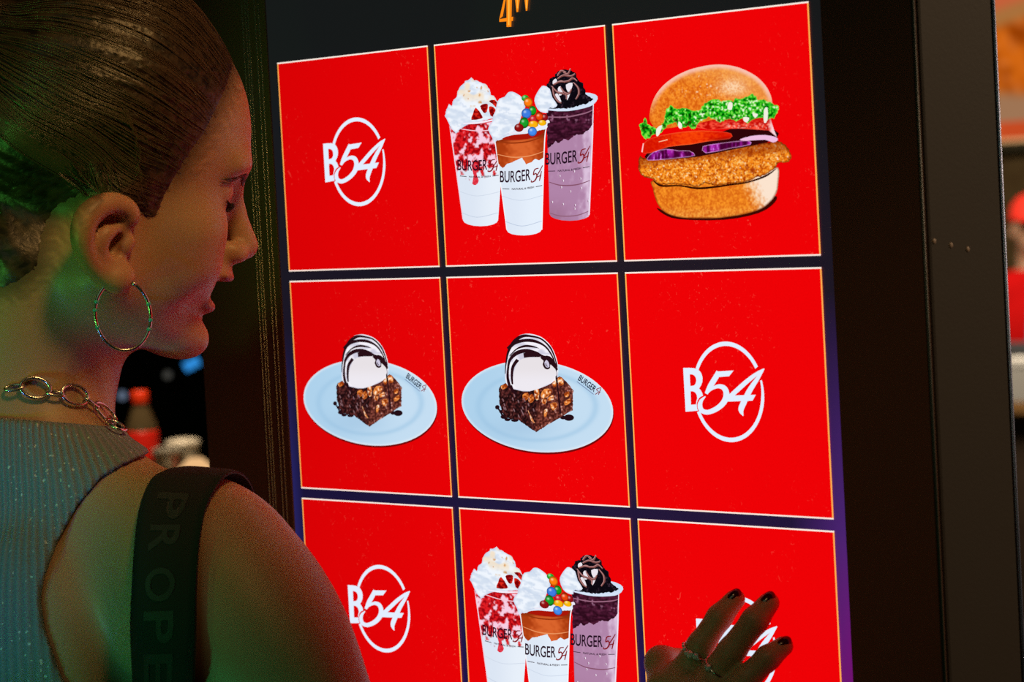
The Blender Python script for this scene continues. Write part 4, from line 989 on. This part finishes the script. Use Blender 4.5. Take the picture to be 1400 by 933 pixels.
# nails and finger rings
M_nail = mat('dark_red_polish', (.035, .006, .010), .2, coat=.5)
for k in ('index', 'middle', 'ring', 'little'):
    P_ = FING[k]; t = nrm(P_[3] - P_[2]); n = np.array((0, -1.0, 0)); n = nrm(n - t * (n @ t)); sd = np.cross(t, n); r = FR[k][3]
    bm = bmesh.new(); bmesh.ops.create_uvsphere(bm, u_segments=16, v_segments=10, radius=1)
    c = P_[3] - t * r * .05
    for v in bm.verts:
        x, y, z = v.co; o = c + t * x * r * 1.08 + sd * y * r * .78 + n * (r * .55 + z * r * .52 - .25 * r * y * y); v.co = Vector(o)
    plink('fingernail', bm_mesh('fingernail', bm), M_nail)
def ring(f, px, r, gems, name):
    P_ = FING[f]; t = nrm(P_[1] - P_[0]); c0 = on_y(px[0], px[1], P_[0][1]); c = P_[0] + t * ((c0 - P_[0]) @ t); n = np.array((0, -1.0, 0)); n = nrm(n - t * (n @ t)); sd = np.cross(t, n)
    bm = bmesh.new(); tube(bm, [c + sd * math.cos(a_) * r + n * math.sin(a_) * r for a_ in np.linspace(0, 2 * math.pi, 40, endpoint=False)], .0009, 8, True)
    o = plink('finger_ring', bm_mesh('finger_ring', bm), M_silver)
    for a_, s_, du in gems:
        g = c + sd * math.cos(a_) * r + n * math.sin(a_) * r + n * .0006 + t * du
        bm = bmesh.new(); bmesh.ops.create_icosphere(bm, subdivisions=1, radius=s_, matrix=Matrix.Translation(Vector(g))); plink('gemstone', bm_mesh('gemstone', bm), M_gem, o, False)
M_gem = mat('clear_blue_gem', (.45, .75, .78), .08, spec=1, coat=1)
ring('index', (950, 891), .0090, [(math.radians(70), .0028, 0), (math.radians(48), .0024, .001), (math.radians(86), .0017, -.001), (math.radians(35), .0014, 0), (math.radians(104), .0013, 0), (math.radians(122), .0012, 0), (math.radians(140), .0011, 0)], 'index')
ring('middle', (981, 912), .0094, [(math.radians(92), .0026, 0)], 'middle')
# ---- shoulder bag: strap over the right shoulder, bag at the hip
bag = empty('shoulder_bag', (SR[0] - .02, SR[1] - .09, 0), 'black shoulder bag on a wide woven strap over the bare right shoulder', 'bag')
BOFF = Vector((SR[0] - .02, SR[1] - .09, 0))
def blink(name, me, mt, parent=None, smooth=True):
    me.transform(Matrix.Translation(-BOFF)); return link(name, me, mt, parent or bag, smooth)
rows = [(186, 1000, 272, 1000), (186, 930, 272, 930), (187, 860, 273, 860), (188, 800, 273, 800), (190, 750, 275, 750), (194, 710, 280, 712), (201, 683, 288, 688), (211, 664, 298, 670)]
L_, R_, MD = [], [], []
for a0, b0, a1, b1 in rows:
    P3_ = [hit(a0 + (a1 - a0) * u, b0 + (b1 - b0) * u) for u in (0, .25, .5, .75, 1)]
    z3 = np.array([(p - CAM) @ FW for p in P3_]); u5 = np.array((0, .25, .5, .75, 1))
    # the band is stretched straight across the highest point of the back
    k1 = z3[0] + (z3[-1] - z3[0]) * u5; sh = max(0, (k1 - z3).max()); g = grad(body, np.stack(P3_))
    L_.append(W(a0, b0, z3[0] - sh * .8) + g[0] * .003); R_.append(W(a1, b1, z3[-1] - sh * .8) + g[-1] * .003)
# continue over the top of the shoulder and down the front
cl = (L_[-1] + R_[-1]) / 2; acr = nrm(R_[-1] - L_[-1])
z_top = (cl - CAM) @ FW
for (lx, ly), (rx, ry), dz in (((222, 650), (306, 656), .014), ((236, 645), (318, 650), .030), ((258, 645), (330, 652), .050), ((280, 656), (341, 664), .068), ((300, 690), (352, 694), .082), ((318, 760), (366, 760), .092)):
    pr = np.stack([W(lx, ly, z_top + dz), W(rx, ry, z_top + dz - .012)]); dd = torso(pr)
    pr = pr + grad(torso, pr) * np.clip(.004 - dd, 0, .05)[:, None]; L_.append(pr[0]); R_.append(pr[1])
# hang down to the bag
lo = []
for k in range(1, 6):
    lo.append((L_[0] + np.array((.016, -.020, -.075)) * k, R_[0] + np.array((.016, -.020, -.075)) * k))
L_ = [a_ for a_, b_ in lo[::-1]] + L_; R_ = [b_ for a_, b_ in lo[::-1]] + R_
L_ = catmull(np.array(L_), 5, False); R_ = catmull(np.array(R_), 5, False)
M_strap = add_noise_bump(mat('black_webbing', (.009, .0085, .009), .8), 1, .5, .0008, None, 2, (900, 900, 900))
n_ = len(L_); cols_ = 9; V = []; Nn = []
for i in range(n_):
    T_ = nrm(L_[min(i + 1, n_ - 1)] - L_[max(i - 1, 0)]); nn_ = nrm(np.cross(R_[i] - L_[i], T_)); Nn.append(nn_)
sg_ = 1 if Nn[30] @ -FW > 0 else -1
Nn = np.array(Nn) * sg_
for side in (0, 1):
    for i in range(n_):
        for j in range(cols_):
            u = j / (cols_ - 1); V.append(L_[i] * (1 - u) + R_[i] * u + Nn[i] * ((.0035 if side == 0 else .0008) - .0012 * (abs(2 * u - 1) ** 6 if side == 0 else 0)))
F = []
for i in range(n_ - 1):
    for j in range(cols_ - 1):
        b_ = i * cols_ + j; F.append((b_, b_ + 1, b_ + cols_ + 1, b_ + cols_)); b2 = b_ + n_ * cols_; F.append((b2, b2 + cols_, b2 + cols_ + 1, b2 + 1))
    for j in (0, cols_ - 1):
        b_ = i * cols_ + j; F.append((b_, b_ + cols_, b_ + cols_ + n_ * cols_, b_ + n_ * cols_))
strap = blink('strap', mesh_from('strap', V, F), M_strap)
# raised letters woven down the strap, reading from top to bottom
Z_ = (L_ + R_) / 2
def strap_at(y):                                # row of the strap at image height y
    px, _ = topx(Z_); vis = np.arange(n_)[20:-24]; return vis[np.argmin(np.abs(px[vis, 1] - y))]
M_let = mat('dark_grey_thread', (.030, .030, .031), .6)
for ch, y0, y1 in (('P', 682, 712), ('R', 722, 760), ('O', 772, 826), ('P', 836, 874), ('E', 888, 932)):
    cu = bpy.data.curves.new('t', 'FONT'); cu.body = ch; cu.offset = .02; ob = bpy.data.objects.new('t', cu); COL.objects.link(ob); bpy.context.view_layer.update()
    me = bpy.data.meshes.new_from_object(ob.evaluated_get(bpy.context.evaluated_depsgraph_get())); bpy.data.objects.remove(ob)
    v2 = np.array([v.co[:2] for v in me.vertices]); Fl = [tuple(p.vertices) for p in me.polygons]; bpy.data.meshes.remove(me); v2 = (v2 - v2.min(0)) / (v2.max(0) - v2.min(0))
    # the letter's width runs down the strap, its height runs across to the right edge
    ia, ib = strap_at(y0), strap_at(y1); VV = []
    for x, y in v2:
        fi = ia + (ib - ia) * x; i = int(np.clip(fi, 0, n_ - 2)); f_ = fi - i; u = .24 + .46 * y
        a_ = (L_[i] * (1 - u) + R_[i] * u) * (1 - f_) + (L_[i + 1] * (1 - u) + R_[i + 1] * u) * f_; VV.append(a_ + Nn[i] * .0040)
    blink('strap_letter', mesh_from('strap_letter', VV, Fl), M_let, strap, False)
lo_c = (L_[0] + R_[0]) / 2
def bagsdf(p):
    q = p - (lo_c + np.array((0.0, .02, -.13))); return np.linalg.norm(np.maximum(np.abs(q) - np.array((.03, .13, .10)), 0), axis=1) - .028
V, F = nets(bagsdf, lo_c + (-.1, -.2, -.3), lo_c + (.1, .24, .05), .006)
blink('bag_body', mesh_from('bag_body', V, F), add_noise_bump(mat('black_leather', (.015, .014, .014), .5), 150, .3))
# ------------------------------------------------------------------ far left: the bar behind the kiosk
M_dkwood = add_noise_bump(mat('dark_wood', (.05, .03, .018), .5), 8, .2, .001, ((.04, .024, .014), (.08, .05, .03)), 4, (1, 8, 1))
CT = W(230, 694, 5.6)
cou = empty('bar_counter', (CT[0], CT[1], 0), 'dark wooden bar counter behind the kiosk, with bottle and cups on top', 'counter')
def loc(o, root): o.parent = root; return o
bm = bmesh.new(); box(bm, -1.1, 1.0, -.28, .62, CT[2] - .04, CT[2], .006); link('counter_top', bm_mesh('counter_top', bm), mat('pale_stone_top', (.35, .28, .2), .3), cou)
bm = bmesh.new(); box(bm, -1.06, .96, -.22, .58, 0, CT[2] - .04); link('counter_front', bm_mesh('counter_front', bm), M_dkwood, cou)
def on_counter(x, z):                            # a spot on the counter seen at image column x
    p = W(x, 694, z); return np.array((p[0], p[1], CT[2]))
b0 = on_counter(200, 5.6); hb = W(193, 534, 5.6)[2] - CT[2]
bot = empty('soda_bottle', b0, 'plastic soda bottle with red cap and red label on the dark bar counter', 'bottle')
bm = bmesh.new(); lathe(bm, [(.024, 0), (.029, .006), (.029, .05), (.0265, .075), (.029, .10), (.029, hb - .075), (.027, hb - .062), (.019, hb - .040), (.0135, hb - .026), (.0135, hb - .022)], 32)
link('bottle_body', bm_mesh('bottle_body', bm), mat('cola_in_plastic', (.10, .07, .035), .12, spec=.8, coat=1), bot, True)
bm = bmesh.new(); lathe(bm, [(.0298, .088), (.0300, .09), (.0300, hb - .076), (.0296, hb - .073)], 32); link('label', bm_mesh('label', bm), mat('red_label', (.85, .02, .01), .4, emit=(.9, .02, .01), estr=0), bot, True)
bm = bmesh.new(); lathe(bm, [(.0150, hb - .024), (.0158, hb - .022), (.0158, hb - .003), (.0145, hb)], 32); link('cap', bm_mesh('cap', bm), mat('red_cap', (.9, .05, .01), .35), bot, True)
M_clear = mat('clear_plastic', (.75, .68, .55), .12, spec=.8, trans=.55)
M_lid = mat('milky_lid', (.75, .68, .58), .3)
def cup(x, ytop, z, wpx, label):
    b = on_counter(x, z); h = W(x, ytop, z)[2] - CT[2]; r = wpx * z / FPX / 2
    c = empty('plastic_cup', b, label, 'cup', 'clear cups on the bar counter')
    bm = bmesh.new(); lathe(bm, [(r * .7, 0), (r * .72, .003), (r * .94, h - .014), (r * .96, h - .010)], 32); link('cup_wall', bm_mesh('cup_wall', bm), M_clear, c, True)
    bm = bmesh.new(); lathe(bm, [(r * .99, h - .014), (r * 1.02, h - .010), (r * .98, h - .003), (r * .5, h)], 32); link('lid', bm_mesh('lid', bm), M_lid, c, True)
cup(255, 599, 5.75, 46, 'clear lidded cup behind the other, beside the kiosk edge')
cup(235, 610, 5.4, 46, 'clear lidded cup in front, next to the soda bottle')
g0 = on_counter(271, 5.25)
tl = empty('table_light', g0, 'small glowing warm dome light on the bar by the kiosk edge', 'light')
hh = W(271, 626, 5.25)[2] - CT[2]
bm = bmesh.new(); lathe(bm, [(.035, .0), (.036, .012), (.030, .02)], 28); link('light_base', bm_mesh('light_base', bm), M_dkwood, tl, True)
bm = bmesh.new(); lathe(bm, [(.036, .02), (.038, hh * .55), (.030, hh * .85), (.012, hh)], 28); link('light_dome', bm_mesh('light_dome', bm), mat('warm_glow', (1, .8, .5), .5, emit=(1, .58, .26), estr=.85), tl, True)
def wall_light(name, x, y, z, w_, h_, col, st, rot, label, grp=None):
    c = W(x, y, z); o = empty(name, c, label, 'light', grp)
    bm = bmesh.new()
    r_, d_, f_ = RT, DN, FW; R_ = r_ * math.cos(rot) - d_ * math.sin(rot); D_ = d_ * math.cos(rot) + r_ * math.sin(rot)
    def quadbox(sc, f0, f1):
        vs = [bm.verts.new(R_ * sx * w_ * sc + D_ * sy * h_ * sc + FW * f) for f in (f0, f1) for sx, sy in ((-1, -1), (1, -1), (1, 1), (-1, 1))]
        for q in ((0, 1, 2, 3), (7, 6, 5, 4), (0, 4, 5, 1), (1, 5, 6, 2), (2, 6, 7, 3), (3, 7, 4, 0)): bm.faces.new([vs[i] for i in q])
    quadbox(1.06, .004, .05); link('lamp_housing', bm_mesh('lamp_housing', bm), M_wall, o)
    bm = bmesh.new(); quadbox(1, 0, .01); link('lamp_face', bm_mesh('lamp_face', bm), mat(name + '_glow', col, .5, emit=col, estr=st), o)
    return o
# back bar cabinet that carries the small lights
BC = W(215, 466, 7.6)
bb = empty('back_bar_cabinet', (BC[0], BC[1], 0), 'tall black back bar cabinet in the dark behind the bottle', 'cabinet')
bm = bmesh.new()
ang_ = math.atan2(RT[1], RT[0])
box(bm, -.9, .9, .08, .45, 0, 2.3, .01); link('cabinet_body', bm_mesh('cabinet_body', bm), mat('black_cabinet', (.012, .011, .010), .6), bb); bb.rotation_euler = (0, 0, ang_)
bm = bmesh.new(); box(bm, -.8, .8, -.12, .09, .95, .98, .003); link('shelf', bm_mesh('shelf', bm), M_dkwood, bb)
wall_light('blue_lamp', 262, 498, 7.5, .020, .012, (.03, .28, .75), .9, math.radians(28), 'tilted blue lamp glowing below the chin on the back bar cabinet')
for (x, y, r, col, st, lab) in ((167, 541, .011, (.32, .42, .62), .34, 'dim bluish round light left of the bottle cap'), (229, 513, .010, (.5, .48, .42), .10, 'dim grey round light between the bottle and the blue lamp')):
    c = W(x, y, 7.5); o = empty('round_light', c, lab, 'light', 'small round lights on the back bar')
    o.rotation_euler = Vector(-FW).to_track_quat('Z', 'Y').to_euler()
    bm = bmesh.new(); lathe(bm, [(r * 1.15, -.06), (r * 1.15, -.004), (r, -.002)], 24); link('light_rim', bm_mesh('light_rim', bm), M_wall, o, True)
    bm = bmesh.new(); lathe(bm, [(r, -.003), (r, 0), (r * .8, .002)], 24); link('light_lens', bm_mesh('light_lens', bm), mat('round_glow', col, .5, emit=col, estr=st), o, True)
# ------------------------------------------------------------------ far right: counter service at the back of the hall
YB = 10.9
def PB(p, Y=YB):
    return np.array([[on_y(x, y, Y)[0], on_y(x, y, Y)[2]] for x, y in np.asarray(p, float)])
ca = PB([(1330, -60), (1330, 203)]); cbx = PB([(1600, 60)])[0][0]
bx0, bx1 = ca[0][0], cbx; bz0, bz1 = ca[1][1] + .02, ca[0][1] + .25
mb = empty('menu_board', ((bx0 + bx1) / 2, YB, (bz0 + bz1) / 2), 'lit orange food poster board high on the brown back wall', 'sign')
mo = np.array(mb.location)
bm = bmesh.new(); box(bm, bx0 - mo[0] - .04, bx1 - mo[0] + .04, -.02, .098, bz0 - mo[2] - .05, bz1 - mo[2] + .05, .004); link('board_frame', bm_mesh('board_frame', bm), mat('olive_frame', (.10, .085, .045), .5), mb)
def strip(name, ys, cf, off, mt_=PIC, n=26):
    gx = np.linspace(bx0, bx1, 60); top_, bot_ = ys
    V, C_, F_ = [], [], []
    for j in range(n + 1):
        for i, x in enumerate(gx):
            z = top_ + (bot_ - top_) * j / n; V.append((x - mo[0], off, z - mo[2])); C_.append((x, z))
    k = len(gx)
    for j in range(n):
        for i in range(k - 1): F_.append((j * k + i, j * k + i + 1, (j + 1) * k + i + 1, (j + 1) * k + i))
    C_ = np.array(C_); link(name, mesh_from(name, V, F_, lin(np.clip(cf(C_[:, 0], C_[:, 1]), 0, 255))), mt_, mb)
zy = lambda y: PB([(1384, y)])[0][1]
def foodc(x, z):
    n = fbm(x * 9, z * 9, 7, 3); f = fbm(x * 22, z * 22, 17, 2)
    c = mixc((150, 62, 4), (212, 104, 20), sst(.3, .7, n * .6 + f * .4)); c = mixc(c, (196, 110, 60), sst(.62, .8, f) * .6)
    t = (z - zy(40)) - .20 * np.clip((x - PB([(1375, 40)])[0][0]), -.3, .6)         # slanted tan rim above the food
    c = mixc(c, (168, 112, 60), sst(0, .05, t)); c = mixc(c, (196, 96, 58), sst(.09, .13, t))
    b_ = (zy(122) - z) - .12 * np.clip(x - PB([(1375, 122)])[0][0], -.2, .4); return mixc(c, (158, 116, 84), sst(-.02, .05, b_))
strip('poster_picture', (bz1, zy(166)), foodc, -.0225, n=60)
strip('poster_band', (zy(166), zy(190)), lambda x, z: mixc((196, 74, 34), (216, 100, 50), sst(.3, .7, fbm(x * 6, z * 6, 3, 2))), -.0225)
strip('light_strip', (zy(190), bz0), lambda x, z: mixc((226, 172, 116), (214, 156, 98), sst(.2, .8, vn(x * 5, z * 5))), -.0225, n=4)
# service counter
KC = W(1400, 545, 11.2)
kc = empty('service_counter', (KC[0], KC[1], 0), 'brown wooden service counter at the far right, in front of the worker', 'counter')
bm = bmesh.new(); box(bm, -1.2, 1.6, -.12, .35, KC[2] - .05, KC[2], .008); link('counter_top', bm_mesh('counter_top', bm), mat('orange_wood_top', (.35, .18, .06), .4), kc)
bm = bmesh.new(); box(bm, -1.15, 1.55, -.08, .32, 0, KC[2] - .05); link('counter_front', bm_mesh('counter_front', bm), M_dkwood, kc)
bxp = W(1402, 545, 11.1); hbx = W(1402, 489, 11.1)[2] - KC[2]
wb = empty('takeaway_box', (bxp[0], bxp[1], KC[2]), 'white takeaway box on the service counter at the right edge', 'box')
bm = bmesh.new()
vs = [bm.verts.new((sx * (.055 if z_ == 0 else .072), sy * (.045 if z_ == 0 else .06), z_)) for z_ in (0, hbx * .8) for sx, sy in ((-1, -1), (1, -1), (1, 1), (-1, 1))]
for q_ in ((3, 2, 1, 0), (4, 5, 6, 7), (0, 1, 5, 4), (1, 2, 6, 5), (2, 3, 7, 6), (3, 0, 4, 7)): bm.faces.new([vs[i] for i in q_])
M_card = mat('white_card', (.85, .82, .74), .6)
link('carton', bm_mesh('carton', bm), M_card, wb)
bm = bmesh.new(); box(bm, -.074, .074, -.062, .062, hbx * .8, hbx, .006); link('carton_lid', bm_mesh('carton_lid', bm), M_card, wb)
# worker in a red cap
H0 = W(1409, 312, 12.5); FT = np.array((H0[0], H0[1], 0))
wk = empty('person', FT, 'person in red cap and red shirt with dark apron standing behind the service counter', 'person')
fx = nrm((.75, -.66, 0)); fy = np.array((-fx[1], fx[0], 0)); WR3 = np.stack([fx, fy, UP])
def wl(p): return (p - H0) @ WR3.T
zf = H0[2]
def w_arm(q):
    a = sm(q); return chain(a, [(.0, .185, -.27), (.03, .215, -.53), (.24, .17, -.60)], (.047, .038, .028), .02)
def w_tor(q):
    d = smin(ell(q, (-.01, 0, -.40), (.105, .165, .20)), ell(q, (-.01, 0, -.66), (.10, .15, .17)), .06); return smin(d, cap(sm(q), (-.01, .02, -.22), (-.01, .165, -.265), .06, .055), .04)
def w_body(p):
    q = wl(p); a = sm(q)
    d = smin(ell(q, (-.01, 0, .02), (.095, .074, .105)), ell(q, (.025, 0, -.05), (.060, .056, .07)), .03)
    d = smin(d, cap(q, (.085, 0, .0), (.105, 0, -.025), .009, .012), .01); d = smax(d, -ell(a, (.098, .03, .005), (.014, .016, .010)), .01)
    d = smin(d, ell(q, (.078, 0, -.068), (.010, .022, .006)), .006); d = smin(d, ell(a, (-.005, .077, -.012), (.016, .008, .03)), .006)
    d = smin(d, cap(q, (-.02, 0, -.06), (-.02, 0, -.2), .055, .062), .02); d = smin(d, w_tor(q), .03); d = smin(d, w_arm(q), .02)
    for i in range(4): d = smin(d, cap(a, (.25, .165 - .016 * i + .012, -.60), (.335, .165 - .018 * i + .016, -.612), .011, .008), .006)
    d = smin(d, cap(a, (.25, .15, -.60), (.30, .118, -.60), .012, .009), .006)
    return smin(d, chain(a, [(-.01, .085, -.80), (0, .095, -1.2), (-.02, .10, .08 - zf)], (.085, .06, .045), .03), .04)
def wpart(name, f, lo, hi, h, mt_):
    V, F = nets(f, H0 + np.array(lo), H0 + np.array(hi), h); C_ = np.tile((.42, .24, .15), (len(V), 1))
    me = mesh_from(name, V, F, C_ if mt_ is M_skin else None); me.transform(Matrix.Translation(-Vector(FT))); return link(name, me, mt_, wk, True)
wpart('body', w_body, (-.45, -.45, -1.62), (.45, .45, .16), .010, M_skin)
def w_cap(p):
    q = wl(p); d = smax(ell(q, (-.008, 0, .035), (.104, .086, .108)), -(q[:, 2] - .030 - q[:, 0] * .06), .006)
    return smin(d, smax(ell(q, (.105, 0, .034), (.075, .068, .010)), -(q[:, 0] - .05), .004), .006)
wpart('cap', w_cap, (-.25, -.25, -.02), (.25, .25, .2), .006, mat('red_cloth', (.85, .03, .012), .8))
def w_shirt(p):
    q = wl(p); a = sm(q); d = smin(w_tor(q), smax(w_arm(q), -(q[:, 2] + .47), .01), .02) - .012; d = smax(d, q[:, 2] + .165, .01)
    return smax(d, -(q[:, 2] + .86), .01)
wpart('shirt', w_shirt, (-.35, -.35, -.95), (.35, .35, -.1), .010, mat('red_shirt', (.55, .004, .004), .9, spec=.1))
def w_apron(p):
    q = wl(p); d = w_tor(q) - .022; d = np.minimum(d, ell(q, (0, 0, -.95), (.14, .19, .36)) - .02); d = smax(d, q[:, 2] + .455, .01); d = smax(d, -(q[:, 2] + 1.12), .01); return smax(d, -(q[:, 0] - .0), .01)
wpart('apron', w_apron, (-.35, -.35, -1.25), (.35, .35, -.35), .010, mat('dark_grey_apron', (.07, .075, .08), .8))
def w_str(p):
    q = wl(p); a = sm(q); d = np.abs(w_tor(q) - .016) - .004; return smax(smax(d, np.abs(a[:, 1] - .022 - (q[:, 2] + .3) * -.1) - .014, .003), np.maximum(q[:, 2] + .16, -(q[:, 2] + .47)), .003)
def w_str1(s_): return lambda p: np.maximum(w_str(p), -s_ * wl(p)[:, 1])
for s_ in (1, -1): wpart('apron_strap', w_str1(s_), (-.35, -.35, -.55), (.35, .35, -.1), .006, mat('blue_strap', (.08, .14, .28), .8))
def w_trs(p):
    q = wl(p); a = sm(q); return smin(smax(ell(q, (-.01, 0, -.74), (.112, .162, .15)), q[:, 2] + .72, .01), chain(a, [(-.01, .085, -.82), (0, .095, -1.2), (-.02, .10, .1 - zf)], (.098, .073, .062), .03), .04)
wpart('trousers', w_trs, (-.35, -.35, -1.62), (.35, .35, -.6), .012, mat('black_trousers', (.02, .02, .022), .8))
for s_ in (1, -1):
    def w_shoe(p):
        q = wl(p) - np.array((.0, s_ * .10, -zf)); return smax(cap(q, (-.05, 0, .05), (.13, 0, .036), .055, .042), -(p[:, 2] - .002), .004)
    wpart('shoe', w_shoe, (-.45, -.45, -zf - .03), (.45, .45, -zf + .14), .008, mat('black_shoe', (.02, .02, .02), .5))
